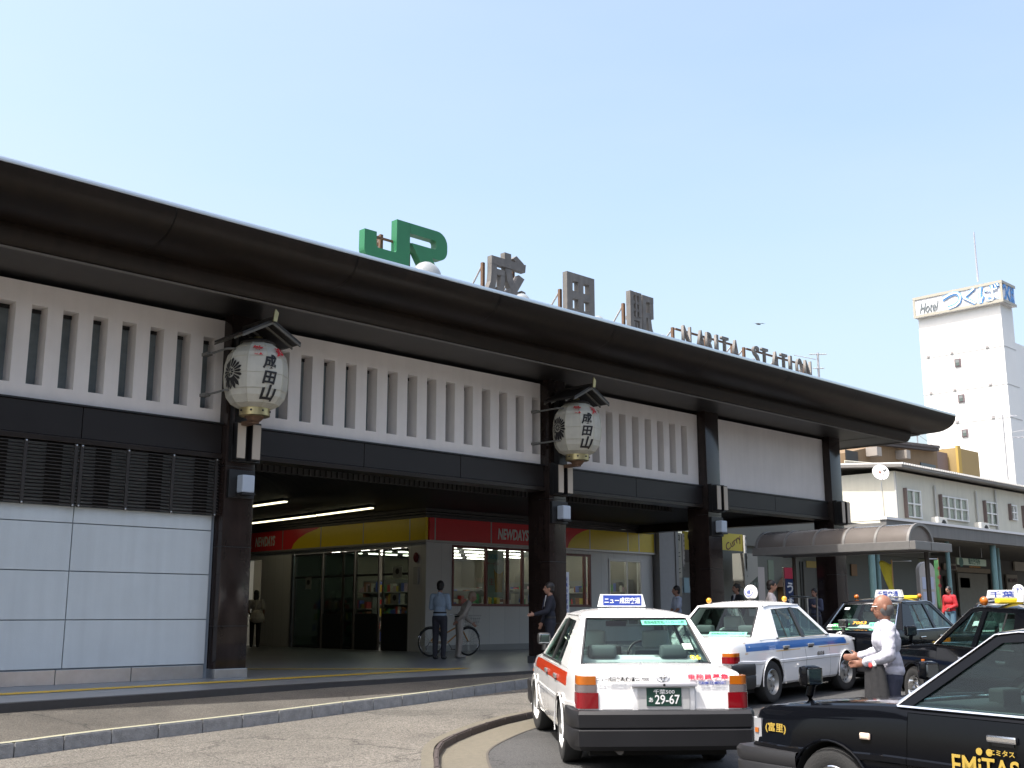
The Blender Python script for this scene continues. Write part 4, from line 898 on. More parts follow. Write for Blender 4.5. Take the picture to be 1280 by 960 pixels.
def lampbar(t, x, z, txt, m=white, y=0, face=None):
    r = empty('roof_sign', (x, y, z)); r.parent = t
    m_ = MB(); m_.prism([(-.27, .03), (.27, .03), (.235, .17), (-.235, .17)], lambda u, v: (-.055, u, v), (.11, 0, 0)); B('sign_case', m, r, m_); B('sign_foot', trim, r, MB().box((-.04, -.15, 0), (.04, .15, .03)))
    for s in (-1, 1): B('sign_face', mat('sign_blue', (.02, .05, .28), .4) if face is None else white, r, MB().box((s*.058-.002, -.22, .045), (s*.058+.002, .22, .158)))
    for s in (-1, 1): text('sign_lettering', txt, (s*.061, 0, .10), Y*s, Z, .41, .07 if face is None else .10, whitep if face is None else bluep, r, .002, .02, world=False)
    return r
def beacon(t, x, y, z, m=amber, r=.045):
    q = empty('marker_lamp', (x, y, z)); q.parent = t; B('lamp_dome', m, q, MB().ell((0, 0, .075), (r, r, r*1.05), 12), 60); B('lamp_stem', chrome, q, MB().tube([(0, 0, 0), (0, 0, .04)], .02, 8))
def ball(t, x, y, z, r=.105, txt='成'):
    q = empty('roof_sign', (x, y, z)); q.parent = t; B('globe', white, q, MB().ell((0, 0, .16), (r*.75, r*1.15, r*1.15), 20), 60); B('globe_foot', trim, q, MB().lathe([(.11, 0), (.09, .04), (0, .045)], n=16))
    m_ = MB(); n = 20; P = [(-r*.78, .07*math.cos(2*math.pi*k/n), .165+.07*math.sin(2*math.pi*k/n)) for k in range(n+1)]; m_.tube(P, .006, 5, False); B('sign_ring', bluep, q, m_)
    text('sign_lettering', txt, (-r*.79, 0, .165), -Y, Z, .07, .07, bluep, q, .004, .02, world=False)
def on_rear_glass(u, k):
    """a point on the rear screen (u across, k up 0..1), with right and up directions, just outside the glass"""
    def P(u, k): return Vector((-1.66+.535*k-.07*(1-u*u), (.66-.13*k)*u, .985+.435*k))
    p = P(u, k); r = (P(u-.05, k)-p).normalized(); up_ = (P(u, k+.05)-p).normalized(); n = r.cross(up_); 
    return p+n*.006, r, up_
def sticker(t, u, k, wd, ht, m, txt=None, mt=None, tw=None, th=None):
    p, r, u_ = on_rear_glass(u, k); n = r.cross(u_); o = None
    if m: b = MB(); b.poly([p-r*wd/2-u_*ht/2, p+r*wd/2-u_*ht/2, p+r*wd/2+u_*ht/2, p-r*wd/2+u_*ht/2]); o = B('sticker', m, t, b)
    if txt: text('sticker_print', txt, p+n*.003, r, u_, tw or wd*.9, th or ht*.6, mt, o or t, .001, .015, world=False)
def stripe(t, pts_top, pts_bot, m, name='stripe', s=1):
    """painted band laid 3 mm proud of the body side"""
    b = MB(); n = len(pts_top)
    for (a, c) in zip(range(n-1), range(1, n)):
        q = [pts_bot[a], pts_bot[c], pts_top[c], pts_top[a]]; zs_ = 4
        for j in range(zs_):
            def L(p0, p1, k): return (p0[0]+(p1[0]-p0[0])*k, p0[1]+(p1[1]-p0[1])*k)
            A_, B_, C_, D_ = L(q[0], q[3], j/zs_), L(q[1], q[2], j/zs_), L(q[1], q[2], (j+1)/zs_), L(q[0], q[3], (j+1)/zs_)
            b.poly([(x, s*(side_y(x, z)+.003), z) for x, z in (A_, B_, C_, D_)])
    bmesh.ops.remove_doubles(b.b, verts=b.b.verts, dist=.0005)
    return B(name, m, t, b)
def front_end(t, paint, s_txt=None):
    for s in (-1, 1):
        h = empty('headlight', (2.13, s*.62, .68)); h.parent = t
        B('lens', headl, h, MB().prism([(-.10, .175*s), (-.02, .165*s), (.02, .135*s), (.05, .05*s), (.055, -.16*s), (-.10, -.16*s)], lambda u, v: (u, v, -.085), (0, 0, .17)), 40)
        B('indicator', amber, h, MB().prism([(-.07, .180*s), (-.03, .172*s), (-.03, .165*s), (-.07, .165*s)], lambda u, v: (u, v, -.02), (0, 0, .035)))
        fm = empty('fender_mirror', (1.62, s*.70, .90)); fm.parent = t; sh_ = paint if paint is paintK else trim
        B('mirror_stalk', sh_, fm, MB().tube([(0, 0, 0), (.01, 0, .06), (-.02, 0, .14)], [.045, .03, .028], 10), 60)
        B('mirror_case', sh_, fm, MB().obox((.0, 0, .20), (.09, .17, .145), None, .035), 60); B('mirror_glass', mat('mirror_glass', (.22, .24, .25), .05, metal=1), fm, MB().obox((-.049, 0, .20), (.004, .145, .115), None, .01))
    B('grille', chrome, t, MB().box((2.16, -.44, .60), (2.195, .44, .755)))
    for k in range(5): B('grille_bar', black, t, MB().box((2.196, -.42, .615+.028*k), (2.198, .42, .63+.028*k)))
lampy = mat('lamp_yellow_amber', (.62, .30, .02), .2, coat=.5)
# --- the taxis in view
OB = mat('orange_red_stripe', (.50, .045, .012), .3, coat=.5); BL = mat('blue_stripe', (.010, .125, .44), .3, coat=.5); OC = mat('ochre_line', (.60, .33, .06), .4)
def place(x, y): return G(x, y)
t1 = taxi(10.27, 8.76, R_(50), G(10.27, 8.76), paintW, 'white taxi with an orange-red side stripe, seen from behind in the foreground', steer=.10)
front_end(t1, paintW)
for s in (-1, 1): stripe(t1, [(-2.44, .895), (-1.6, .905), (-1.0, .905), (-.2, .905), (.8, .90), (1.3, .885), (1.9, .85)], [(-2.44, .775), (-1.6, .775), (-1.0, .775), (-.2, .775), (.8, .775), (1.3, .77), (1.9, .765)], OB, s=s)
lampbar(t1, -.25, 1.50, 'ニュー成田交通'); plate(t1, -2.512, .735); emblem(t1, -2.478, .91)
def rear(t, s_, y_, z_, wd, ht, m, bold=.008, x=-2.486): text('rear_lettering', s_, (x, y_, z_), (Vector((0, -1, 0))), Vector((.17, 0, 1)), wd, ht, m, t, .002, bold, world=False)
rear(t1, 'ニュー成田交通(株)☎22-7000', .385, .893, .50, .050, black, .03, -2.497); rear(t1, '乗務員募集', -.43, .915, .40, .055, redp, .03, -2.488); rear(t1, 'YAHM COMFORT', -.47, .858, .26, .028, bluep, .02, -2.494)
sticker(t1, -.52, .90, .50, .075, greenst, '成田地区防犯パトロール隊', inkg); sticker(t1, -.80, .12, .12, .06, None, '06', yelp, .11, .065); sticker(t1, -.76, .36, .10, .09, mat('pale_sticker', (.55, .68, .55), .5))
B('exhaust_pipe', under, t1, MB().lathe([(.03, -2.50), (.03, -2.2), (.0, -2.2)], (0, .42, .24), 12, 'X')) if False else B('exhaust_pipe', mat('exhaust_metal', (.12, .11, .10), .5, metal=.6), t1, MB().tube([(-2.0, .42, .25), (-2.50, .42, .25)], .035, 12)); 
for s in (-1, 1): B('fold_shadow_strip', mat('panel_shadow_grey', (.35, .35, .36), .4), t1, MB().box((-2.497, -.58, .618), (-2.488, .58, .626))) if s > 0 else None  # grey strip paints the shadow line of the rear panel fold
t2 = taxi(16.45, 10.85, R_(5.8), G(16.45, 10.85), paintW, 'white taxi with a broad blue side stripe and round roof sign, second in line', 'low', steer=-.15)
front_end(t2, paintW)
for s in (-1, 1):
    stripe(t2, [(-2.10, .90), (-1.6, .905), (-1.0, .905), (-.2, .905), (.8, .90), (1.3, .885), (2.0, .835)], [(-2.10, .79), (-1.6, .79), (-1.0, .79), (-.2, .79), (.8, .79), (1.3, .785), (2.0, .765)], BL, s=s)
    for zz, q in ((.768, .757), (.922, .914)): stripe(t2, [(-2.14, zz), (-1.0, zz), (.8, zz), (1.3, min(zz, .88)), (1.9, min(zz, .84))], [(-2.14, q), (-1.0, q), (.8, q), (1.3, min(q, .87)), (1.9, min(q, .83))], OC, 'pinstripe', s) if zz < .8 else stripe(t2, [(-2.14, zz), (-.75, zz)], [(-2.14, q), (-.75, q)], OC, 'pinstripe', s)
text('side_lettering', '成田交通', (.32, -.853, .665), X, Z, .26, .07, grp, t2, .003, .01, world=False)
ball(t2, -.35, 0, 1.495); beacon(t2, -1.0, .42, 1.455, lampy); beacon(t2, .0, -.42, 1.465, lampy); sticker(t2, -.42, .10, .62, .08, greenst, '成田地区防犯パトロール隊', inkg); plate(t2, -2.512, .735)
t3 = taxi(20.75, 10.65, R_(3.6), G(20.75, 10.65), paintK, 'black taxi with the number 7053 on its rear window, behind the bald man', bumper=mat('black_bumper', (.02, .02, .022), .4))
front_end(t3, paintK); lampbar(t3, -.3, 1.50, '千葉交通', white, 0, 1); beacon(t3, -.75, .45, 1.47); beacon(t3, -.1, -.5, 1.47)
B('roof_light_bar', yelp, t3, MB().obox((-.2, -.38, 1.53), (.1, .26, .06), None, .02)); emblem(t3, -2.47, .915); plate(t3, -2.512, .735)
sticker(t3, .02, .22, .30, .08, None, '7053', mat('orange_print', (.85, .38, .02), .5), .26, .075); sticker(t3, -.62, .15, .44, .12, greenst, '防犯パトロール', inkg); sticker(t3, .58, .12, .34, .10, mat('green_badge', (.03, .30, .08), .5), 'タクシー', whitep); sticker(t3, .88, .10, .16, .07, whitep); sticker(t3, .72, .80, .10, .06, whitep)
text('side_lettering', 'Chiba Kanko', (-.2, -.853, .70), X, Z, .62, .07, goldm, t3, .003, .01, world=False)
t4 = taxi(15.24, 6.14, R_(54), G(15.24, 6.14), paintK, 'black taxi just beyond the nearest car, its roof sign cut by the frame edge', bumper=mat('black_bumper', (.02, .02, .022), .4))
front_end(t4, paintK); lampbar(t4, -.60, 1.50, '千葉交通', white, .1, 1); B('roof_light_bar', yelp, t4, MB().obox((-.42, .40, 1.54), (.1, .34, .07), None, .02)); beacon(t4, -.10, .55, 1.46, amber, .055)
for s in (-1, 1): B('side_marker', amber, t4, MB().obox((1.02, s*.848, .72), (.07, .02, .045), None, .008))
t6 = taxi(20.6, 8.1, R_(8), G(20.6, 8.1), paintK, 'black taxi farthest right, only its roof and rear window showing behind another', bumper=mat('black_bumper', (.02, .02, .022), .4)); ball(t6, -.2, .1, 1.49, .09, '千'); lampbar(t6, -.45, 1.49, '千葉', white, .3, 1); sticker(t6, .75, .3, .14, .12, whitep)
t5 = taxi(8.0, 2.92, R_(80), G(8.0, 2.92)-.02, paintK, 'nearest black taxi at the bottom right with gold lettering on its door', bumper=mat('black_bumper', (.02, .02, .022), .4))
front_end(t5, paintK)
for s in (-1, 1): B('side_marker', mat('marker_clear', (.70, .55, .45), .2, coat=.5), t5, MB().obox((1.03, s*.843, .735), (.085, .022, .045), None, .012), 60)
lid_ = MB(); 
text('door_lettering', 'EMiTAS', (.12, .8535, .635), -X, Z, .46, .125, goldm, t5, .003, .012, world=False); text('door_lettering', 'エミタス', (.00, .8535, .735), -X, Z, .17, .035, goldm, t5, .003, .015, world=False)
for xx in (.155, .085): B('lettering_dot', goldm, t5, MB().lathe([(0, .852), (.022, .852), (.022, .855), (0, .855)], (xx, 0, .73), 14, 'Y'))
text('fender_lettering', '(富里)', (1.87, side_y(1.87, .70)+.006, .71), -X, Z, .20, .075, goldm, t5, .003, .015, world=False)
for k in (0,): B('wiper', black, t5, MB().tube([(.90, -.35, .985), (.80, .25, 1.01)], .008, 6))
# ================================================================ PEOPLE
skin = mat('skin', (.30, .16, .11), .55); skin2 = mat('skin_tanned', (.24, .11, .07), .5); hairK = mat('hair_black', (.015, .012, .011), .5); hairG = mat('hair_grey', (.10, .095, .095), .7)
def cloth(n, c, r=.85): return mat('cloth_'+n, c, r, var=.10, scale=18, bump=.25, bscale=25)
def remesh(mb, vox, name, m, parent, sm=3):
    me = bpy.data.meshes.new(name); bmesh.ops.recalc_face_normals(mb.b, faces=mb.b.faces); mb.b.to_mesh(me); mb.b.free(); o = bpy.data.objects.new(name, me); COL.objects.link(o)
    r = o.modifiers.new('r', 'REMESH'); r.mode = 'VOXEL'; r.voxel_size = vox
    if sm: s_ = o.modifiers.new('s', 'SMOOTH'); s_.iterations = sm; s_.factor = .5
    bpy.context.view_layer.update(); me2 = bpy.data.meshes.new_from_object(o.evaluated_get(bpy.context.evaluated_depsgraph_get())); bpy.data.objects.remove(o)
    me2.polygons.foreach_set('use_smooth', [True]*len(me2.polygons)); me2.materials.clear(); me2.materials.append(m)
    o = bpy.data.objects.new(name, me2); COL.objects.link(o); o.parent = parent; return o
BASE = dict(pelvis=(0, 0, .93), waist=(0, 0, 1.05), chest=(0, 0, 1.27), neck=(-.01, 0, 1.45), head=(.025, 0, 1.605),
  shL=(0, .175, 1.385), shR=(0, -.175, 1.385), elL=(-.03, .235, 1.12), elR=(-.03, -.235, 1.12), wrL=(.05, .24, .89), wrR=(.05, -.24, .89),
  hiL=(0, .09, .90), hiR=(0, -.09, .90), knL=(.015, .10, .49), knR=(.015, -.10, .49), anL=(-.02, .10, .08), anR=(-.02, -.10, .08), haL=None, haR=None, look=0)
def person(label, pos, head, pose=None, h=1.7, top='shirt', topc=(.5, .5, .5), botc=(.05, .05, .06), hair=hairK, lean=0, vox=.013, skinm=skin, sleeves='long', hairstyle='short', tie=None, collar=None, loose=.0, shoes=(.02, .02, .02), skirt=False):
    t = empty('person', pos, head, label, 'person'); J = dict(BASE); J.update(pose or {})
    k = h/1.72; t.scale = (k, k, k)
    J = {a: (Vector(b) if isinstance(b, tuple) else b) for a, b in J.items()}
    if lean:
        Rm = Matrix.Rotation(lean, 3, 'Y'); p0 = J['pelvis']
        for a in ('waist', 'chest', 'neck', 'head', 'shL', 'shR', 'elL', 'elR', 'wrL', 'wrR'):
            if pose and a in pose: continue
            J[a] = p0+Rm @ (J[a]-p0)
    up_ = (J['neck']-J['pelvis']).normalized(); yaw = J['look']; RH = Matrix.Rotation(yaw, 3, 'Z') @ Matrix.Rotation(lean*.6, 3, 'Y')
    RT = Matrix.Rotation(math.atan2(up_.x, up_.z), 3, 'Y')
    b = MB(); H = J['head']
    b.ell(J['chest'], (.10, .145, .16), 14, RT); b.ell(J['waist'], (.09, .125, .13), 14, RT); b.ell(J['pelvis'], (.105, .15, .12), 14)
    b.cap(J['neck']+Vector((0, 0, -.06)), H-RH @ Vector((.02, 0, .06)), .056, .05)
    b.ell(H+RH @ Vector((-.01, 0, .015)), (.098, .076, .112), 18, RH); b.ell(H+RH @ Vector((.03, 0, -.05)), (.062, .056, .07), 14, RH)
    b.cap(H+RH @ Vector((.092, 0, .01)), H+RH @ Vector((.107, 0, -.022)), .010, .016, 8)
    for s in (-1, 1): b.ell(H+RH @ Vector((-.005, s*.078, -.005)), (.018, .010, .03), 10, RH); b.ell(H+RH @ Vector((.082, s*.03, .028)), (.014, .020, .010), 8, RH)
    b.ell(H+RH @ Vector((.086, 0, -.055)), (.012, .024, .008), 8, RH)
    for s, L in ((1, 'L'), (-1, 'R')):
        sh, el, wr = J['sh'+L], J['el'+L], J['wr'+L]; b.cap(sh, el, .050, .040); b.cap(el, wr, .040, .027)
        d = (wr-el).normalized(); hd = J['ha'+L] or d; hd = Vector(hd).normalized(); sd = hd.cross(Vector((0, s, 0)));
        if sd.length < .2: sd = hd.cross(Vector((1, 0, 0)))
        sd.normalize(); pn = hd.cross(sd); M = Matrix((hd, sd, pn)).transposed()
        b.ell(wr+hd*.055, (.052, .040, .019), 12, M)
        for i in range(4):
            o_ = (-.03+.02*i)*1.0; L_ = (.062, .075, .08, .068)[i] if s > 0 else (.068, .08, .075, .062)[i]
            p0 = wr+hd*.085+sd*o_; p1 = p0+hd*L_*.55-pn*.010; p2 = p1+hd*L_*.40-pn*.028; r_ = max(.0088, vox*.72)
            b.cap(p0, p1, r_, r_*.95, 8); b.cap(p1, p2, r_*.95, r_*.8, 8)
        b.cap(wr+hd*.03+sd*.034*s, wr+hd*.075+sd*.066*s-pn*.012, max(.011, vox*.75), max(.009, vox*.7), 8)
        b.cap(J['hi'+L], J['kn'+L], .082, .056); b.cap(J['kn'+L], J['an'+L], .054, .036)
        b.ell(J['an'+L]+Vector((.055, 0, -.045)), (.115, .042, .035), 12)
    remesh(b, vox, 'body', skinm, t)
    # clothes
    l = loose; c = MB()
    if top:
        g_ = .018+l; jk = top == 'jacket'
        c.ell(J['chest'], (.118+l, .163+l, .175), 16, RT); c.ell(J['waist'], (.112+l, .145+l, .16), 16, RT); c.ell(J['pelvis']+up_*.04, (.120+l, .162+l, .10+(.05 if jk else 0)), 16)
        c.cap(J['shL'], J['shR'], .062+l*.5, .062+l*.5, 12); c.cap(J['neck']+Vector((-.01, 0, -.05)), J['neck']+Vector((.0, 0, -.015)), .072, .062)
        if jk: c.ell(J['pelvis']-Vector((0, 0, .04)), (.125, .165, .11), 16)
        for L in 'LR':
            sh, el, wr = J['sh'+L], J['el'+L], J['wr'+L]
            if sleeves == 'long': c.cap(sh, el, .068+l*.5, .058+l*.5); c.cap(el, el+(wr-el)*.93, .058+l*.5, .042+l*.3)
            else: c.cap(sh, sh+(el-sh)*.72, .070+l, .068+l)
        tp = remesh(c, vox, 'jacket' if jk else 'shirt', cloth('top_%.2f_%.2f_%.2f' % topc, topc), t)
        if l and vox < .01:
            tx = bpy.data.textures.new('folds', 'CLOUDS'); tx.noise_scale = .11; dm = tp.modifiers.new('folds', 'DISPLACE'); dm.texture = tx; dm.strength = .03; dm.mid_level = .5
    if not skirt:
        c = MB(); c.ell(J['pelvis'], (.122, .160, .125), 16)
        for L in 'LR':
            c.cap(J['hi'+L], J['kn'+L], .094+l*.4, .074+l*.6); c.cap(J['kn'+L], J['an'+L]+Vector((0, 0, .02)), .073+l*.6, .058+l*.5)
        tr_ = remesh(c, vox, 'trousers', cloth('bottom_%.2f_%.2f_%.2f' % botc, botc), t)
        c = MB(); c.lathe([(.148, 0), (.148, .035)], (0, 0, 0), 20); 
        for v in c.b.verts: v.co = Vector((v.co.x*.80, v.co.y*1.07, v.co.z+J['pelvis'].z+.075))
        c.build('belt', black, t, world=False)
    for L in 'LR':
        a = J['an'+L]; c = MB(); c.ell(a+Vector((.06, 0, -.042)), (.135, .050, .042), 14); c.ell(a+Vector((-.02, 0, -.03)), (.06, .045, .05), 12); remesh(c, vox, 'shoe', mat('shoe_%.2f' % shoes[0], shoes, .4), t, 1)
    hb = MB(); hc = H+RH @ Vector((-.02, 0, .035))
    if hairstyle == 'bald': hb.ell(H+RH @ Vector((-.022, 0, -.016)), (.093, .083, .086), 18, RH)
    else: hb.ell(hc, (.103, .087, .103), 18, RH); hb.ell(H+RH @ Vector((-.05, 0, -.03)), (.065, .078, .07), 14, RH)
    if hairstyle == 'long': hb.ell(H+RH @ Vector((-.05, 0, -.10)), (.065, .085, .14), 14, RH)
    if hairstyle == 'bun': hb.ell(H+RH @ Vector((-.13, 0, -.01)), (.04, .04, .045), 12, RH)
    hr = remesh(hb, min(vox, .011), 'hair', hair, t, 1)
    # keep the hair off the face
    bm = bmesh.new(); bm.from_mesh(hr.data); n_ = RH @ (Vector((1, 0, -.55)) if hairstyle != 'bald' else Vector((.55, 0, 1))); bmesh.ops.bisect_plane(bm, geom=bm.verts[:]+bm.edges[:]+bm.faces[:], plane_co=H+RH @ Vector((.055, 0, .02) if hairstyle != 'bald' else (-.03, 0, .035)), plane_no=n_, clear_outer=True); bm.to_mesh(hr.data); bm.free()
    for s in (-1, 1):
        e = MB(); e.ell(H+RH @ Vector((.086, s*.031, .014)), (.008, .014, .006), 8, RH); e.build('eye', black, t, world=False)
    if collar:
        c = MB(); cb_ = J['neck']+Vector((.035, 0, -.02)); c.prism([(.05, .055), (-.05, .055), (0, -.17)], lambda u, v: (cb_.x+.062-v*.18, cb_.y+u, cb_.z+v-.02), (.012, 0, 0)); c.build('shirt_front', cloth('collar', collar), t, world=False)
    if tie:
        c = MB(); cb_ = J['neck']+Vector((.05, 0, -.03)); c.prism([(.012, .01), (-.012, .01), (-.026, -.17), (0, -.22), (.026, -.17)], lambda u, v: (cb_.x+.072-v*.18, cb_.y+u, cb_.z+v-.015), (.012, 0, 0)); c.build('tie', cloth('tie', tie), t, world=False)
    return t
def ang_to(px0, a): return a
LEFT = math.atan2(-vR.y, -vR.x); AWAY = R_(45.7)      # directions as seen in the photograph
# bald man among the taxis
p = atD(1108, 760, 11.2); gx_ = G(p.x, p.y)
man = person('bald older man in a rolled-sleeve white shirt and dark trousers walking between the taxis', (p.x, p.y, gx_), LEFT-.15, dict(
  head=(.04, .0, 1.59), look=.15, elL=(.05, .27, 1.13), wrL=(.26, .16, 1.05), elR=(.06, -.23, 1.14), wrR=(.27, -.10, 1.10), haL=(1, -.25, -.1), haR=(1, .1, -.05), knL=(.10, .10, .50), anL=(.16, .10, .09), knR=(-.02, -.10, .48), anR=(-.22, -.10, .12)),
  h=1.66, topc=(.42, .42, .48), botc=(.03, .035, .06), hair=hairG, hairstyle='bald', vox=.008, skinm=skin2, loose=.022, lean=.06)
MB().tube([(.10, -.078, 1.60), (.14, -.05, 1.60), (.145, .05, 1.60), (.10, .078, 1.60)], .004, 6).build('spectacles', chrome, man, world=False)
# dark jacket carried over the man's arm
t = empty('carried_jacket', p+Z*.8, LEFT-.15, 'black jacket and red-white bundle hanging from the bald man\'s arm', 'jacket'); t.location.z = gx_+.0
c = MB()
for i, (x, y, w1, w2) in enumerate(((.17, .20, .09, .12), (.22, .13, .08, .13), (.12, .22, .07, .10))): c.cap((x, y, .98), (x-.02, y, .62), w1*.5, w2*.62, 12); c.cap((x-.02, y, .62), (x+.02, y+.01, .44), w2*.6, w2*.45, 12)
remesh(c, .012, 'jacket', cloth('black_jacket', (.018, .018, .02)), t); c = MB(); c.cap((.21, .20, 1.04), (.21, .21, .99), .026, .022); c.build('bundle', mat('red_white_bundle', (.55, .06, .06), .6), t, 60, world=False); MB().cap((.19, .22, 1.07), (.18, .235, 1.0), .018, .02).build('bundle_tag', white, t, 60, world=False)
a0 = AWAY
person('man in a light blue shirt standing at the white shop wall, back turned', (16.97, 19.72, .5), R_(28), dict(look=.2, elL=(.02, .22, 1.13), wrL=(.14, .12, 1.12), elR=(.02, -.22, 1.13), wrR=(.12, -.12, 1.14)), h=1.72, topc=(.30, .38, .48), botc=(.035, .035, .045))
person('stooped elderly person in beige clothes and cap, bent over the bicycle', (17.85, 20.05, .5), R_(-30), dict(look=.0, elL=(.22, .2, .98), wrL=(.36, .16, .86), elR=(.05, -.26, 1.05), wrR=(-.08, -.2, .92)), h=1.58, topc=(.36, .32, .28), botc=(.38, .34, .30), lean=.50, hair=cloth('cap', (.33, .24, .18)), shoes=(.3, .28, .25))
sp = Vector((15.9, 15.25, .48))
person('man in a dark suit and white collar beside the second column, looking left', sp, LEFT+.1, dict(elR=(.05, -.23, 1.13), wrR=(.14, -.20, .92), elL=(.10, .24, 1.14), wrL=(.34, .20, 1.08), haL=(1, 0, -.1)), h=1.60, top='jacket', topc=(.012, .014, .025), botc=(.012, .014, .025), collar=(.7, .7, .72), tie=(.03, .04, .08))
bgp = person('woman with black hair and a cream shoulder bag walking into the concourse', (18.5, 29.9, .5), R_(60), dict(elL=(.05, .22, 1.12), wrL=(.16, .16, 1.0), knL=(.12, .09, .5), anL=(.05, .09, .10), anR=(-.12, -.09, .10)), h=1.68, topc=(.45, .42, .38), botc=(.03, .03, .03), hairstyle='long', sleeves='short')
t = empty('shoulder_bag', (18.45, 29.66, 1.35), 0, 'cream cloth shoulder bag on the back of the woman in the concourse', 'bag'); c = MB(); c.ell((18.38, 29.62, 1.42), (.22, .15, .19), 14); c.ell((18.38, 29.62, 1.35), (.25, .16, .13), 14); remesh(c, .012, 'bag', cloth('cream_bag', (.55, .50, .42)), t); 
for o in t.children: o.data.transform(Matrix.Translation(-t.location))
MB().tube([(18.3, 29.6, 1.55), (18.42, 29.75, 1.88), (18.55, 29.9, 1.92)], .012, 6).build('strap', cloth('cream_bag', (.55, .50, .42)), t)
q = atD(846, 735, 29); person('woman in a pale blue blouse holding a bag between the second and third columns', (q.x, q.y, .5), LEFT+.2, dict(elL=(.06, .22, 1.13), wrL=(.18, .12, 1.02), elR=(.06, -.22, 1.13), wrR=(.18, -.10, 1.02)), h=1.68, topc=(.46, .52, .66), botc=(.08, .08, .09), hairstyle='short', sleeves='short')
t = empty('handbag', (q.x, q.y, 1.4), 0, 'grey handbag held by the woman in the pale blouse', 'bag'); hd = Vector((math.cos(LEFT+.2), math.sin(LEFT+.2), 0)); c = MB().ell(q.xy.to_3d()+hd*.24+Z*1.30, (.16, .10, .13), 14); c.build('bag', cloth('grey_bag', (.25, .24, .25)), t, 60)
MB().tube([q.xy.to_3d()+hd*.12+Z*1.38, q.xy.to_3d()+hd*.22+Z*1.56, q.xy.to_3d()+hd*.34+Z*1.38], .010, 6).build('handle', cloth('grey_bag', (.25, .24, .25)), t)
q = atD(921, 730, 29); person('man in a black suit and white shirt just right of the third column', (q.x, q.y, .5), LEFT+.35, dict(), h=1.74, top='jacket', topc=(.014, .015, .02), botc=(.014, .015, .02), collar=(.65, .65, .68), tie=(.1, .1, .12))
q = atD(963, 724, 25.5); person('man in a white short-sleeved shirt walking right under the arched canopy', (q.x, q.y, .46), LEFT+math.pi-.3, dict(elL=(-.05, .24, 1.13), wrL=(.08, .24, .92), elR=(.06, -.24, 1.13), wrR=(.24, -.20, 1.0)), h=1.76, topc=(.55, .50, .50), botc=(.05, .05, .06), sleeves='short')
q = atD(1186, 738, 36); person('person in a bright red jacket with a bag, at the arcade beside the green banner', (q.x, q.y, G(q.x, q.y, .05)), LEFT+.5, dict(elL=(-.02, .23, 1.12), wrL=(.14, .12, 1.03)), h=1.66, topc=(.55, .03, .04), botc=(.12, .22, .30), loose=.02)
q = atD(1150, 743, 40); person('dark-haired person in a dark top looking over the taxis by the round-topped pillar', (q.x, q.y, G(q.x, q.y, .05)), LEFT+.6, dict(), h=1.62, topc=(.03, .03, .035), botc=(.03, .03, .03))
q = atD(1018, 738, 31); person('person in a dark striped top standing in the shade by the shop door', (q.x, q.y, .5), LEFT+.8, dict(elL=(.02, .2, 1.15), wrL=(.1, .1, 1.2)), h=1.66, topc=(.06, .07, .12), botc=(.03, .03, .04))
# ================================================================ BICYCLE
bc = empty('bicycle', (18.3, 20.9, .5), R_(-8), 'bicycle with an orange frame parked along the white shop wall', 'bicycle')
orange = mat('bike_orange', (.50, .22, .03), .3, coat=.4)
def bp(name, m, mb, sm=60, par=None): return mb.build(name, m, par or bc, sm, world=False)
for xx in (-.54, .54):
    wl = empty('wheel', (xx, 0, .34)); wl.parent = bc; P = [(.325*math.cos(a), 0, .325*math.sin(a)) for a in [2*math.pi*k/32 for k in range(33)]]
    bp('tyre', rubber, MB().tube(P, .018, 8, False), par=wl); bp('rim', chrome, MB().tube([(x*.935, 0, z*.935) for x, _, z in P], .009, 6, False), par=wl)
    sp_ = MB()
    for k in range(18): a = 2*math.pi*k/18; sp_.tube([(0, .02*(-1)**k, 0), (.30*math.cos(a), 0, .30*math.sin(a))], .0018, 4)
    bp('spokes', chrome, sp_, par=wl); bp('hub', chrome, MB().lathe([(.02, -.04), (.02, .04)], n=10, axis='Y'), par=wl)
    P = [(.355*math.cos(a), 0, .355*math.sin(a)) for a in [math.pi*(.1+.8*k/14) for k in range(15)]]; bp('mudguard', chrome, MB().tube(P, .012, 6), par=wl)
fr = MB()
for a, b in (((-.54, 0, .34), (-.08, 0, .30)), ((-.54, 0, .34), (-.2, 0, .74)), ((-.08, 0, .30), (-.22, 0, .84)), ((-.08, 0, .30), (.36, 0, .62)), ((-.15, 0, .52), (.34, 0, .74)), ((.34, 0, .86), (.38, 0, .60)), ((.38, 0, .60), (.54, 0, .34))): fr.tube([a, b], .018, 8)
bp('frame', orange, fr); bp('saddle', black, MB().ell((-.25, 0, .88), (.13, .075, .035), 12)); bp('handlebar', chrome, MB().tube([(.12, .26, .96), (.28, .22, .98), (.34, 0, .98), (.28, -.22, .98), (.12, -.26, .96)], .012, 6)); bp('stem', chrome, MB().tube([(.35, 0, .74), (.33, 0, .98)], .014, 6))
bk = MB()
for z in (.72, .80, .88, .96): x0, x1, y = .46-.0*z, .74+(z-.72)*.2, .15+(z-.72)*.2; bk.tube([(x0, -y, z), (x1, -y, z), (x1, y, z), (x0, y, z), (x0, -y, z)], .004, 4)
for k in range(6): bk.tube([(.46+.05*k, -.15, .72), (.46+.06*k, -.2, .96)], .003, 4); bk.tube([(.46+.05*k, .15, .72), (.46+.06*k, .2, .96)], .003, 4)
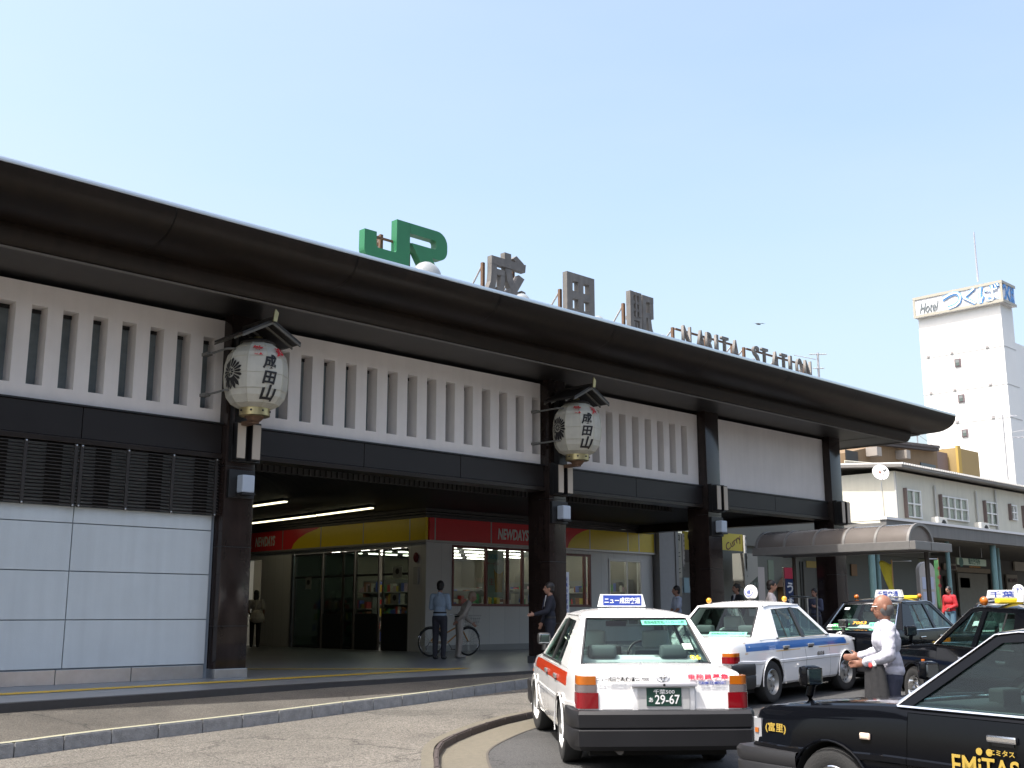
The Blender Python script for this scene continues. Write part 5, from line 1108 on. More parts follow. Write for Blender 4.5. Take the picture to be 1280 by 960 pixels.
bp('basket', mat('basket_wire', (.3, .3, .3), .4, metal=.7), bk); bp('chain_guard', chrome, MB().obox((-.3, -.05, .33), (.42, .01, .07))); bp('crank', chrome, MB().tube([(-.08, -.07, .30), (.02, -.09, .16)], .01, 6)); bp('pedal', black, MB().obox((.02, -.13, .16), (.09, .07, .02))); bp('stand', chrome, MB().tube([(-.54, .05, .34), (-.62, .16, .01)], .01, 6))
# ================================================================ SMALL SIGNS AND SHOPS UNDER THE ROOF
t = empty('vertical_banner', (16.85, 17.6, .5), 0, 'tall white banner with blue characters standing behind the suited man', 'banner'); b0 = atD(695, 745, 25.5)
bx('banner_sheet', (b0.x-.02, b0.y, .9), (b0.x+.43, b0.y+.02, 2.42), mat('banner_white', (.66, .68, .72), .6), t); MB().tube([(b0.x-.04, b0.y+.03, .5), (b0.x-.04, b0.y+.03, 2.5)], .015, 8).build('pole', chrome, t)
vtext('banner_print', '禁煙区域', (b0.x+.13, b0.y-.002, 2.10), X, Z, .23, .28, bluep, t, .003, .035); vtext('banner_print', '駅構内放置自転車', (b0.x+.33, b0.y-.002, 2.25), X, Z, .09, .12, bluep, t, .003, .01)
# pale wall piers right of the store, curry shop and its boards
CS = empty('curry_shop', (31, CY, .5), 0, 'small coffee and curry shop with yellow signs behind the third column', 'shop')
bx('pier', (29.62, CY-.25, .5), (30.45, CY+2, 4.28), mat('pier_plaster', (.40, .39, .38), .7, var=.06), CS); bx('pier_edge', (30.452, CY-.28, .5), (30.60, CY+2, 4.28), mat('pier_edge', (.30, .29, .28), .5), CS)
yb = CY-.2
def board(p0, p1, y, m, name='signboard', par=CS, d=.06): a = onY(*p0, y); c = onY(*p1, y); return bx(name, (a.x, y, c.z), (c.x, y+d, a.z), m, par)
dimy = mat('curry_yellow', (.48, .40, .04), .5)
cb1 = empty('hanging_signboard', (31, yb, 2.5), 0, 'tall pale board reading coffee and curry in Japanese, left of the third column', 'shop sign'); o = board((836, 665), (853, 722), yb, mat('board_pale', (.40, .38, .30), .6), par=cb1); o2 = board((834.5, 665), (840.5, 712), yb-.01, dimy, 'yellow_band', cb1, .008)
a = onY(847, 672, yb); vtext('board_print', 'コーヒーと', (a.x, yb-.012, a.z), X, Z, .20, .27, black, cb1, .004, .02); a = onY(839, 681, yb); vtext('board_print', 'カレー', (a.x, yb-.022, a.z), X, Z, .20, .27, mat('orange_print2', (.5, .14, .03), .6), cb1, .004, .02); a = onY(840, 698, yb); vtext('board_print', 'の店', (a.x, yb-.022, a.z), X, Z, .20, .26, black, cb1, .004, .02)
cb2 = empty('hanging_signboard', (33, yb, 2.5), 0, 'yellow board whose curved word runs behind the third column', 'shop sign'); y2 = CY+1.0; board((854, 664), (874, 688), y2, dimy, par=cb2); a = onY(860, 669, y2); text('board_print', 'Co', (a.x+.25, y2-.002, a.z-.1), Vector((.8, 0, -.6)), Vector((.6, 0, .8)), .6, .42, black, cb2, .004, .01)
cb4 = empty('hanging_signboard', (33, yb, 2.5), 0, 'narrow pale strip board with tiny red characters between the pale board and the yellow board', 'shop sign'); board((852.5, 667), (856.5, 708), y2-.1, mat('strip_pale', (.45, .43, .40), .6), par=cb4); a = onY(854.5, 670, y2-.1); vtext('board_print', 'スパイシーカレー', (a.x, y2-.104, a.z), X, Z, .07, .17, black, cb4, .003, .02)
y3 = 23.2; cb3 = empty('hanging_signboard', (36, y3, 2.5), 0, 'yellow board reading Curry just right of the third column', 'shop sign'); board((902, 666), (929, 689), y3, dimy, par=cb3); a = onY(917, 679, y3); text('board_print', 'Curry', (a.x, y3-.002, a.z), Vector((.9, 0, .42)), Vector((-.42, 0, .9)), 1.0, .34, mat('dark_maroon_print', (.08, .015, .02), .6), cb3, .004, .01)
cb5 = empty('hanging_signboard', (36, y3, 2.5), 0, 'narrow white vertical board beside the yellow Curry board', 'shop sign'); board((930.5, 669), (934, 711), y3-.1, mat('strip_white', (.55, .54, .52), .6), par=cb5); a = onY(932.2, 673, y3-.1); vtext('board_print', 'カレーコーヒー', (a.x, y3-.104, a.z), X, Z, .09, .22, black, cb5, .003, .02)
# bay window box under it, posters, dark shop front
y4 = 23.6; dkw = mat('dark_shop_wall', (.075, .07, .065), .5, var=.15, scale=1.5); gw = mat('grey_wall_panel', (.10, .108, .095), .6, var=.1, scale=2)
a = onY(915, 692, y4); c_ = onY(933, 720, y4); bx('oriel_box', (a.x, y4-.5, c_.z), (c_.x, y4, a.z), mat('oriel_grey', (.26, .26, .23), .6), CS)
MB().prism([(a.x, c_.z), (c_.x, c_.z), (a.x, c_.z-.45)], lambda u, v: (u, y4-.5, v), (0, .5, 0)).build('oriel_base', mat('oriel_grey', (.26, .26, .23), .6), CS)
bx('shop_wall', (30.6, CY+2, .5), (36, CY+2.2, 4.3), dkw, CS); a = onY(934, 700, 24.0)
for i, (p0, p1, col) in enumerate([((838, 724), (846, 746), (.35, .33, .3)), ((847, 716), (853, 745), (.28, .25, .2)), ((855, 722), (862, 741), (.25, .38, .42)), ((848, 732), (863, 741), (.30, .38, .40)), ((862, 700), (866, 745), (.5, .5, .5))]):
    o = board(p0, p1, 24.2+.05*i, mat('poster_tone_%d' % i, col, .6), 'shop_poster', CS, .02)
bx('painted_glow_panel', (31.0, 24.9, .6), (33.2, 24.95, 3.3), mat('painted_shop_glow', (.20, .21, .21), .4), CS)  # pale panel painted as the glow inside the shop; it emits nothing
# corridor block with grey fascia and notice board right of the curry shop
AN = empty('annex_building', (37, 24, .5), 0, 'low grey annex wall with doors in the shade behind the arched canopy', 'building')
ya = 24.0
def wallpx(p0, p1, y, m, name='wall_panel', d=.2, par=AN): return board(p0, p1, y, m, name, par, d)
a = onY(897, 668, ya); e = onY(1062, 668, ya)
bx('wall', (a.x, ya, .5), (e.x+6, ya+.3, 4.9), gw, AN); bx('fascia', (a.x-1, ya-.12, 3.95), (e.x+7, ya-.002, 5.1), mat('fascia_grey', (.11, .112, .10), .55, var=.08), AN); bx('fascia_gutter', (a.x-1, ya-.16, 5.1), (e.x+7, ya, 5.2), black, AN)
wallpx((934, 708), (958, 770), ya-.05, mat('pale_door', (.33, .31, .30), .5), 'door', .045)
o = board((936.5, 713), (949, 760), ya-.12, mat('vending_black', (.02, .035, .03), .3), 'notice_case', AN, .06)
for k in range(3): wallpx((939+3.4*k, 728), (941.6+3.4*k, 733), ya-.13, mat('case_light', (.09, .12, .11), .5), 'case_sheet', .008)
wallpx((960, 700), (970, 770), ya-.03, mat('green_grey_strip', (.13, .17, .13), .6), 'pilaster', .028)
o = wallpx((1000, 702), (1024, 770), ya-.04, black, 'doorway', .038); wallpx((1008, 701), (1021, 710), ya-.1, mat('dim_yellow_sign', (.30, .22, .05), .6), 'door_sign', .03); wallpx((1004, 702), (1022, 770), ya-.08, mat('door_frame', (.06, .06, .055), .5), 'door_leaf', .03)
wallpx((1024, 702), (1031, 770), ya-.06, mat('reddish_post', (.12, .07, .05), .6), 'post', .05); wallpx((1033, 700), (1052, 770), ya-.06, black, 'doorway', .05); wallpx((1064, 705), (1072, 720), ya-.07, mat('dim_orange_sign', (.22, .12, .05), .6), 'door_sign', .03)
# little wooden house-shaped box on the wall
t = empty('house_shaped_box', (40, ya, 1.5), 0, 'small wooden box with a gabled roof on the grey wall under the canopy', 'wooden box'); a = onY(984, 745, ya-.2); wd = mat('box_wood', (.16, .09, .04), .6, var=.2, scale=6)
bx('box', (a.x-.35, ya-.3, a.z-.6), (a.x+.35, ya-.02, a.z+.35), wd, t); MB().prism([(-.5, .33), (.5, .33), (0, .72)], lambda u, v: (a.x+u, ya-.36, a.z+v), (0, .34, 0)).build('roof', mat('box_roof', (.07, .045, .03), .6), t)
for z in (-.35, .05): bx('slot', (a.x-.25, ya-.31, a.z+z), (a.x+.25, ya-.302, a.z+z+.12), black, t)
# noren/figure board: dark blue banner with white strokes
t = empty('vertical_banner', (34, 18, .5), 0, 'narrow dark blue banner with white strokes and a red top by the doorway', 'banner'); d0 = atD(1019, 745, 31); 
bx('banner_sheet', (d0.x-.0, d0.y+.9, 1.1), (d0.x+.4, d0.y+.92, 2.6), mat('banner_navy', (.02, .04, .12), .7), t); bx('banner_head', (d0.x-.05, d0.y+.88, 2.45), (d0.x+.45, d0.y+.90, 2.75), redp, t); vtext('banner_print', 'うなぎ', (d0.x+.2, d0.y+.89, 2.2), X, Z, .30, .40, whitep, t, .003, .03); MB().tube([(d0.x-.05, d0.y+.93, .55), (d0.x-.05, d0.y+.93, 2.8)], .02, 8).build('pole', chrome, t)
# steel handrail seen over the second taxi
t = empty('handrail', (25, 16.3, .5), 0, 'grey steel handrail behind the second taxi', 'handrail'); r0 = atD(988, 750, 28.5); r1 = atD(1021, 756, 27.2); z_ = 1.92
for a, b in (((r0.x, r0.y), (r1.x, r1.y)),):
    MB().tube([(a[0], a[1], .5), (a[0], a[1], z_-.06), (a[0]+.05, a[1], z_), (b[0], b[1], z_-.06), (b[0], b[1], .5)], .025, 8).build('rail', steel, t, 60)
    for k in (.33, .66, ): x, y = a[0]+(b[0]-a[0])*k, a[1]+(b[1]-a[1])*k; MB().tube([(x, y, .5), (x, y, z_-.04)], .018, 8).build('post', steel, t, 60)
# ================================================================ ARCHED WALKWAY CANOPY
cz = 2.9; A_ = onZ(1137, 687, cz); w_ = onZ(1190, 689, cz); B_ = onZ(957, 696, cz); x0, x1 = A_.x, w_.x+.05; y0, y1 = A_.y-.05, B_.y
CN = empty('arched_canopy', ((x0+x1)/2, y0, G(x0, y0)), 0, 'barrel-vaulted walkway canopy of smoky panels with grey gutter beams', 'canopy')
al = mat('canopy_aluminium', (.19, .185, .18), .4, metal=.2, var=.1); smoke = glass('smoky_panel', (.50, .44, .40), .8, .15)
vz = .66; n = 14; xm = (x0+x1)/2; hw = (x1-x0)/2
def arc(k, off=0): a = math.pi*(1-k/n); return (xm+(hw+off-.08)*math.cos(a), cz+.16+(vz+off-.2)*math.sin(a))
ys = [y0+.12+(y1-y0-.12)*k/5 for k in range(6)]
smk = mat('smoky_acrylic', (.14, .125, .115), .22, coat=.6, var=.12, scale=1.5)
for a, b in zip(ys, ys[1:]):
    m_ = MB(); m_.grid(lambda k, y: (arc(k)[0], y, arc(k)[1]), list(range(n+1)), [a+.03, b-.03]); m_.build('roof_panel', smk, CN, 60)
for y in ys:
    m_ = MB(); m_.prism([arc(k, .015) for k in range(n+1)]+[arc(k, -.05) for k in range(n, -1, -1)], lambda u, v: (u, y-.03, v), (0, .06, 0)); m_.build('arch_rib', al, CN, 60)
m_ = MB(); m_.poly([(arc(k)[0], y0+.14, arc(k)[1]) for k in range(n+1)]); m_.build('end_panel', mat('end_acrylic', (.15, .13, .12), .35), CN)
for s, xx in ((-1, x0), (1, x1)): bx('gutter_beam', (xx-.09, y0, cz), (xx+.09, y1, cz+.19), al, CN, .01)
bx('gutter_beam', (x0-.09, y0-.14, cz), (x1+.35, y0-.002, cz+.19), al, CN, .01); bx('beam_joint', (xm-.02, y0-.145, cz), (xm-.005, y0-.141, cz+.19), black, CN)
bx('canopy_ceiling', (x0+.1, y0, cz+.02), (x1-.1, y1, cz+.06), mat('canopy_ceiling', (.08, .075, .07), .6), CN)
for y in (y0+.3, y1-.3): MB().lathe([(.055, G(x1, y)), (.055, cz)], (x1-.05, y, 0), 14).build('post', mat('post_dark', (.06, .05, .045), .4), CN, 60)
# ================================================================ ARCADE BUILDING TO THE RIGHT
cr = mat('cream_wall', (.60, .58, .49), .85, var=.05, scale=1.2, streak=.08); grf = mat('arcade_fascia', (.16, .157, .15), .6, var=.08, scale=1, streak=.15); teal = mat('teal_pipe', (.15, .27, .28), .45, var=.08, scale=4)
Xc, Yc = 41.0, 21.5
AR = empty('arcade_building', (Xc+8, Yc+4, .7), 0, 'cream two-storey shop building with a covered arcade on teal posts', 'building')
fz1 = onX(1107.6, 649, Xc).z; Yf = onX(1107.6, 649, Xc).y; fz0 = onY(1179.8, 673, Yf).z; XR = 75
bx('arcade_fascia', (Xc, Yf, fz0), (XR, Yf+.25, fz1), grf, AR); bx('fascia_cap', (Xc-.05, Yf-.06, fz1), (XR, Yf+.3, fz1+.10), mat('white_cap', (.7, .7, .7), .6), AR)
bx('arcade_roof', (Xc, Yf+.25, fz1-.25), (XR, Yf+4.5, fz1-.12), grf, AR); bx('arcade_ceiling', (Xc-3, Yf+.2, fz0-.05), (XR, Yf+7, fz0), mat('arcade_ceiling', (.16, .15, .13), .8), AR)
bx('side_fascia', (Xc, Yf+.25, fz0+.5), (Xc+.2, Yf+9, fz1-.02), mat('dark_fascia', (.12, .12, .13), .6), AR)
Yu = Yf+2.4; cw = onY(1118, 585, Yu); Xu = cw.x; ez = onY(1126, 582, Yu-.5).z
bx('upper_wall', (Xu, Yu, fz1-.2), (XR, Yu+8, ez-.15), cr, AR)
bx('corner_trim', (Xu-.03, Yu-.03, fz1), (Xu+.06, Yu+.05, ez-.2), mat('pipe_grey', (.45, .45, .43), .6), AR)
rfm = MB(); rfm.prism([(Yu-.6, ez-.06), (Yu-.6, ez+.06), (Yu+8.2, ez+.75), (Yu+8.2, ez+.6)], lambda u, v: (Xu-.5, u, v), (XR-Xu, 0, 0)); rfm.build('roof', mat('arcade_roof', (.18, .17, .16), .6), AR)
cg = MB()
for k in range(150): x = Xu-.5+.22*k; cg.prism([(Yu-.66, ez+.05), (Yu-.66, ez+.13), (Yu+3, ez+.40), (Yu+3, ez+.33)], lambda u, v: (x, u, v), (.12, 0, 0))
tag(cg.build('roof_corrugation', mat('corrugation_white', (.68, .66, .62), .6), AR), kind='stuff')
curt = mat('curtain_grey', (.36, .35, .32), .8, var=.15, scale=6)
def gridwin(p0, p1, cols_, rows_, y=None):
    y = y or Yu; a = onY(*p0, y); c = onY(*p1, y); w_ = empty('window', (a.x, y, c.z)); w_.parent = AR; w_.location = Vector((a.x, y, c.z))-Vector(AR.location)
    W, H = c.x-a.x, a.z-c.z
    MB().box((a.x, y-.012, c.z), (c.x, y-.004, a.z)).build('curtain', curt, w_); MB().box((a.x, y-.03, c.z), (c.x, y-.026, a.z)).build('pane', glassy, w_)
    wf_ = mat('window_white', (.72, .72, .70), .5)
    for k in range(cols_+1): x = a.x+W*k/cols_; MB().box((x-.035, y-.10, c.z-.04), (x+.035, y-.032, a.z+.04)).build('bar', wf_, w_)
    for k in range(rows_+1): z = c.z+H*k/rows_; MB().box((a.x-.05, y-.101, z-.03), (c.x+.05, y-.033, z+.03)).build('bar', wf_, w_)
    MB().box((a.x-.18, y-.16, c.z-.05), (a.x-.10, y, a.z+.06)).build('shutter_case', mat('shutter_brown', (.16, .12, .11), .6), w_)
gridwin((1131, 612), (1150.5, 648), 2, 2); gridwin((1175, 620), (1209, 652), 4, 2); gridwin((1230, 627.5), (1246, 657), 2, 2); gridwin((1261.5, 631.5), (1270, 650), 2, 2); gridwin((1278, 634), (1290, 660), 2, 2)
for px, pz0, pz1 in ((1168, 607, 645), (1219.5, 614, 650), (1243.5, 612, 658)):
    a = onY(px, pz0, Yu-.08); MB().lathe([(.05, fz1), (.05, a.z)], (a.x, Yu-.08, 0), 10).build('drain_pipe', mat('pipe_grey', (.45, .45, .43), .6), AR, 60)
for i, (px, py) in enumerate([(1173, 648), (1226, 652)]):
    a = onY(px, py, Yu-.8); t = empty('air_conditioner', (a.x, Yu-.8, fz1), 0, ['outdoor air conditioner unit on the arcade roof under the wide window', 'outdoor air conditioner unit on the arcade roof, right of the wide window'][i], 'air conditioner', 'air conditioner units on the arcade roof')
    z = fz1-.1; bx('casing', (a.x-.45, Yu-1.0, z), (a.x+.45, Yu-.68, z+.72), mat('ac_cream', (.66, .65, .60), .6), t, .01); MB().lathe([(0, Yu-1.01), (.24, Yu-1.01), (.24, Yu-1.0)], (a.x+.1, 0, z+.38), 20, 'Y').build('fan', black, t); MB().lathe([(.13, Yu-1.02), (.0, Yu-1.02)], (a.x+.1, 0, z+.38), 16, 'Y').build('fan_hub', mat('ac_cream', (.66, .65, .60), .6), t)
# satellite dish
a = onY(1101, 590, Yu-.7); t = empty('satellite_dish', a, 0, 'round white satellite dish at the corner of the cream building', 'satellite dish')
M = Matrix.Rotation(R_(60), 3, 'X') @ Matrix.Identity(3); db = MB(); db.lathe([(0, -.08), (.12, -.07), (.24, -.04), (.34, 0), (.35, -.01), (.24, -.06), (.12, -.09), (0, -.10)], (0, 0, 0), 28, capends=False)
rotm = Matrix.Rotation(R_(-45), 3, 'Z') @ Matrix.Rotation(R_(75), 3, 'X')
for v in db.b.verts: v.co = a+rotm @ v.co
db.build('dish', mat('dish_white', (.78, .78, .77), .45), t, 60); MB().ell(a+Vector((-.2, -.28, .05)), (.09, .09, .07), 10).build('receiver', mat('dish_grey', (.4, .4, .4), .5), t, 60); MB().tube([a+Vector((-.1, -.1, -.35)), a+Vector((-.22, -.28, .0))], .02, 6).build('receiver_arm', steel, t); MB().tube([a+Vector((.02, .05, 0)), a+Vector((.55, .6, .02))], .05, 8).build('mount', mat('mount_rust', (.35, .15, .10), .7), t)
MB().tube([a+Vector((0, 0, -.4)), Vector((a.x+.3, a.y+.1, fz1))], .012, 5).build('stay_wire', steel, t); MB().tube([a+Vector((0, 0, -.4)), Vector((a.x-.3, a.y+.1, fz1))], .008, 5).build('stay_wire', steel, t)
# shop fronts in the shade of the arcade, posts, signs
Ysf = Yf+6.2
def shopbox(p0, p1, y, col, name, d=.1, par=AR, rough=.6): return board(p0, p1, y, mat('%s_%.2f_%.2f_%.2f' % (name, *col), col, rough, var=.12, scale=3), name, par, d)
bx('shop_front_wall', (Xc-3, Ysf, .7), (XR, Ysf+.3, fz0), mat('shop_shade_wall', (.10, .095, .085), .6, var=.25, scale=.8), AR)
for p0, p1, col, nm_ in [((1140, 698), (1162, 718), (.30, .33, .22), 'shop_sign_panel'), ((1143, 722), (1160, 770), (.05, .05, .05), 'shop_door'), ((1145, 733), (1156, 770), (.40, .42, .42), 'shop_poster'), ((1180, 704), (1196, 713), (.42, .38, .32), 'shop_sign_panel'), ((1197, 716), (1238, 770), (.30, .29, .25), 'shop_shutter'), ((1200, 722), (1213, 735), (.42, .42, .37), 'shop_poster'), ((1196, 709), (1238, 717), (.36, .30, .22), 'shop_sign_panel'), ((1182, 720), (1196, 770), (.06, .06, .06), 'shop_door'), ((1238, 716), (1255, 770), (.05, .05, .05), 'shop_door'), ((1258, 718), (1276, 770), (.33, .29, .24), 'ticket_machine'), ((1268, 702), (1295, 715), (.50, .46, .38), 'shop_sign_panel'), ((1120, 700), (1136, 770), (.05, .045, .04), 'shop_door'), ((1072, 700), (1118, 770), (.04, .035, .03), 'shop_door')]:
    shopbox(p0, p1, Ysf-.15, col, nm_)
for k, (px, y_) in enumerate([(1262, 723), (1268, 723), (1186, 707), (1191, 707)]): shopbox((px, y_), (px+4, y_+5), Ysf-.26, (.10, .05, .05), 'printed_mark', .01)
for i, (px, py) in enumerate([(1230, 694), (1158, 694)]):
    pass
t = empty('hanging_signboard', (50, Yf+2, 3), 0, 'hanging pale green tourist information board between the teal posts', 'shop sign'); yy = Yf+1.6
o = board((1196, 697), (1233, 708), yy, mat('tourist_board', (.42, .50, .36), .5), par=t); a = onY(1216, 701.5, yy); text('board_print', '観光案内所', (a.x+.15, yy-.002, a.z), X, Z, 1.25, .30, inkg, t, .004, .015)
a2 = onY(1201.5, 702.5, yy); MB().lathe([(0, yy-.006), (.22, yy-.006), (.22, yy-.001), (0, yy-.001)], (a2.x, 0, a2.z), 20, 'Y').build('board_disc', inkg, t); text('board_print', 'TOURIST INFORMATION', (a.x+.15, yy-.002, a.z-.26), X, Z, 1.2, .08, mat('orange_print3', (.6, .25, .03), .5), t, .004)
for x in (1201, 1228): b = onY(x, 697, yy); MB().tube([(b.x, yy+.03, b.z), (b.x, yy+.03, fz0)], .012, 6).build('hanger', steel, t)
for i, (px, D) in enumerate([(1242, 0), (1247.5, .9), (1089.5, .0), (1097, .9), (1185, 0.2)]):
    y_ = Yf+.35+D*.8; a = onY(px, 700, y_); z0_ = G(a.x, y_, .05)
    t = empty('arcade_post', (a.x, y_, z0_), 0, ['thick teal post of the right pair under the arcade', 'thin teal post of the right pair under the arcade', 'thick teal post of the left pair, behind the bald man', 'thin teal post of the left pair, behind the bald man', 'single teal post under the arched canopy end'][i], 'post', 'teal posts of the arcade')
    r = .13 if i in (0, 2) else .09; MB().lathe([(r, z0_), (r, fz0+.02)], (a.x, y_, 0), 16).build('pipe', teal, t, 60); MB().lathe([(r*1.6, z0_), (r*1.6, z0_+.04)], (a.x, y_, 0), 16).build('flange', teal, t, 60)
# posts, banners
pl_ = atD(1161, 745, 33); t = empty('bus_stop_pillar', (pl_.x, pl_.y, .55), 0, 'grey round-topped pillar with pale timetable sheets near the taxis', 'sign pillar'); hw_ = .27; gz = G(pl_.x, pl_.y, .05)
ztop = atD(1161, 702, 33).z; pp = [(-hw_, gz), (hw_, gz), (hw_, ztop-hw_)]+[(hw_*math.cos(a), ztop-hw_+hw_*math.sin(a)) for a in [math.pi*k/10 for k in range(1, 10)]]+[(-hw_, ztop-hw_)]
M45 = Matrix.Rotation(R_(-25), 3, 'Z'); m_ = MB(); m_.prism(pp, lambda u, v: Vector((pl_.x, pl_.y, 0))+M45 @ Vector((u, 0, 0))+Z*v, M45 @ Vector((0, .16, 0))); m_.build('pillar', mat('pillar_grey', (.42, .40, .38), .6, var=.08), t, 30)
for k in range(3): m_ = MB(); m_.prism([(-.20, gz+.75+.42*k), (.20, gz+.75+.42*k), (.20, gz+1.10+.42*k), (-.20, gz+1.10+.42*k)], lambda u, v: Vector((pl_.x, pl_.y, 0))+M45 @ Vector((u, -.012, 0))+Z*v, M45 @ Vector((0, .008, 0))); m_.build('timetable_sheet', mat('sheet_blueish', (.42, .47, .60), .5), t)
for i, (px, py0, py1, col, lb) in enumerate([(1118, 703, 745, (.62, .55, .06), 'yellow cloth flag furled to a point, tied to a pole by the taxis'), (1176, 700, 760, (.25, .60, .22), 'narrow green and white banner beside the round-topped pillar')]):
    q = atD(px, 740, (27, 34)[i]); D = (27, 34)[i]; z1_, z0_ = atD(px, py0, D).z, atD(px, py1, D).z; t = empty('cloth_banner', (q.x, q.y, G(q.x, q.y, .05)), 0, lb, 'banner')
    m_ = MB(); n_ = 10; wd0 = (.32, .12)[i]; fl_ = lambda u, v: (q.x+vR.x*(-wd0*(1-u)*(1-.85*v if i == 0 else 1)), q.y+vR.y*(-wd0*(1-u)*(1-.85*v if i == 0 else 1))+.03*math.sin(7*u+3*v), z1_+(z0_-z1_)*v+(.0 if i else .05*math.sin(6*u)))
    m_.grid(fl_, [k/6 for k in range(7)], [k/n_ for k in range(n_+1)]); o = m_.build('cloth', cloth(('yellow', 'green')[i], col), t, 60); sm_ = o.modifiers.new('thick', 'SOLIDIFY'); sm_.thickness = .012
    MB().tube([(q.x, q.y+.02, G(q.x, q.y, .05)), (q.x, q.y+.02, z1_+.06)], .018, 8).build('pole', mat('pole_pale', (.5, .3, .15), .5), t); MB().tube([(q.x, q.y+.02, z1_+.03), (q.x+vR.x*(.45 if i == 0 else -.3), q.y+vR.y*(.45 if i == 0 else -.3), z1_+.03)], .012, 6).build('cross_arm', steel, t)
    if i == 1: vtext('banner_print', 'そば処', (q.x-vR.x*.06, q.y-vR.y*.06-.05, z1_-.25), vR, Z, .10, .25, redp, t, .004, .02)
# ================================================================ BUILDINGS BEHIND
br = mat('brown_render', (.20, .135, .075), .8, var=.1, scale=.8, streak=.12); pk = mat('mauve_render', (.20, .15, .14), .8, var=.08); ye = mat('ochre_render', (.32, .23, .10), .8, var=.06)
D = 62; BB = empty('brown_building', atD(1150, 600, D), 0, 'brown rendered building with a corrugated roof edge behind the cream one', 'building'); yB = atD(1060, 590, D).y
def bb(p0, p1, y, m, name, d=6, par=BB): a = onY(*p0, y); c = onY(*p1, y); return bx(name, (a.x, y, min(c.z, a.z-.5)), (c.x, y+d, a.z), m, par)
a = onY(1056, 564, yB); b = onY(1172, 562, yB); top_ = a.z
wl = MB(); wl.prism([(onY(1056, 560, yB).x, 5), (onY(1171, 600, yB).x, 5), (onY(1171, 561, yB).x, onY(1171, 561, yB).z), (onY(1110, 554, yB).x, onY(1110, 554, yB).z), (onY(1056, 562, yB).x, onY(1056, 566, yB).z)], lambda u, v: (u, yB, v), (0, 8, 0)); wl.build('wall', br, BB)
a = onY(1171, 561, yB); c = onY(1189.5, 562, yB); bx('wall', (a.x+.02, yB+.3, 5), (c.x, yB+8, a.z-.05), pk, BB)
a = onY(1190, 560, yB); c = onY(1217, 563, yB); bx('wall', (a.x+.03, yB-.3, 5), (c.x, yB+8, a.z), ye, BB); bx('corner_pillar', (a.x-.2, yB-.45, 5), (a.x+.25, yB-.301, a.z+.1), mat('bright_ochre', (.45, .30, .07), .7), BB)
rr = MB(); p = [onY(*q, yB-.3) for q in ((1098, 555), (1172, 563))]
for k in range(40): t_ = k/40; x = p[0].x+(p[1].x-p[0].x)*t_; z = p[0].z+(p[1].z-p[0].z)*t_+.1; rr.box((x, yB-.5, z), (x+(p[1].x-p[0].x)/60, yB+8, z+.18))
tag(rr.build('roof_corrugation', mat('dark_roof', (.06, .05, .05), .6), BB), kind='stuff')
rr = MB(); rr.prism([(p[0].x, p[0].z-.05), (p[1].x, p[1].z-.05), (p[1].x, p[1].z+.12), (p[0].x, p[0].z+.12)], lambda u, v: (u, yB-.4, v), (0, 8, 0)); rr.build('roof_edge', mat('dark_roof', (.06, .05, .05), .6), BB)
for q0, q1 in (((1096, 558), (1102, 563)), ((1133, 562), (1138, 567))): bb(q0, q1, yB-.7, mat('vent_hood', (.30, .27, .24), .6), 'vent_hood', .69)
bb((1057, 562), (1073, 577), yB-.05, black, 'window', .04); bb((1151, 578), (1170, 588), yB-.06, mat('dark_window', (.05, .07, .08), .3), 'window', .05)
t = empty('balcony_railing', onY(1080, 590, Yu+3), 0, 'pale slatted railing on the roof of the cream building', 'railing')
q0, q1 = onY(1056, 576, Yu+6.0), onY(1112, 581, Yu+6.0)
for dz in (0, -.75): MB().tube([q0+Z*dz, q1+Z*dz], .035, 6).build('rail', cr, t)
for k in range(34): q = q0+(q1-q0)*(k/33); MB().box((q.x-.02, q.y-.02, q.z-.8), (q.x+.02, q.y+.02, q.z)).build('slat', cr, t)
# hotel tower
XH = 95.2; HT = empty('hotel_tower', (XH, 45, 0), 0, 'tall plain white hotel tower with a rooftop sign box and small square windows', 'hotel'); hwm = mat('white_hotel_wall', (.82, .82, .80), .8, var=.03, scale=.3, streak=.03)
c1 = onX(1251, 350, XH); c0 = onX(1141.5, 373, XH); zs0 = onX(1251, 378, XH).z; zt_ = c1.z; c2_ = onY(1268, 362, c1.y); Yn, Yfar = c1.y, onX(1146, 408, XH).y
zs1 = onX(1146, 398, XH).z
XT = onY(1271, 450, Yn+.4).x; bx('tower_wall', (XH+.4, Yn+.4, -2), (XT, Yfar, zs0+.05), hwm, HT)
XW2 = onY(1273, 385, Yn+.4).x; 
HT['x'] = 0; del HT['x']
for zj in (onX(1200, 440, XH).z, onX(1200, 487, XH).z, onX(1200, 528, XH).z):
    bx('floor_joint', (XH+.37, Yn+.4, zj), (XH+.395, Yfar, zj+.06), mat('joint_pale', (.55, .55, .54), .8), HT); bx('floor_joint', (XH+.42, Yn+.37, zj), (XT, Yn+.395, zj+.06), mat('joint_pale', (.55, .55, .54), .8), HT)
    for px in (1160, 1190, 1235): a = onX(px, 450, XH); bx('joint_vent', (XH+.3, a.y, zj+.05), (XH+.4, a.y+.25, zj+.25), mat('vent_grey', (.35, .33, .33), .6), HT)
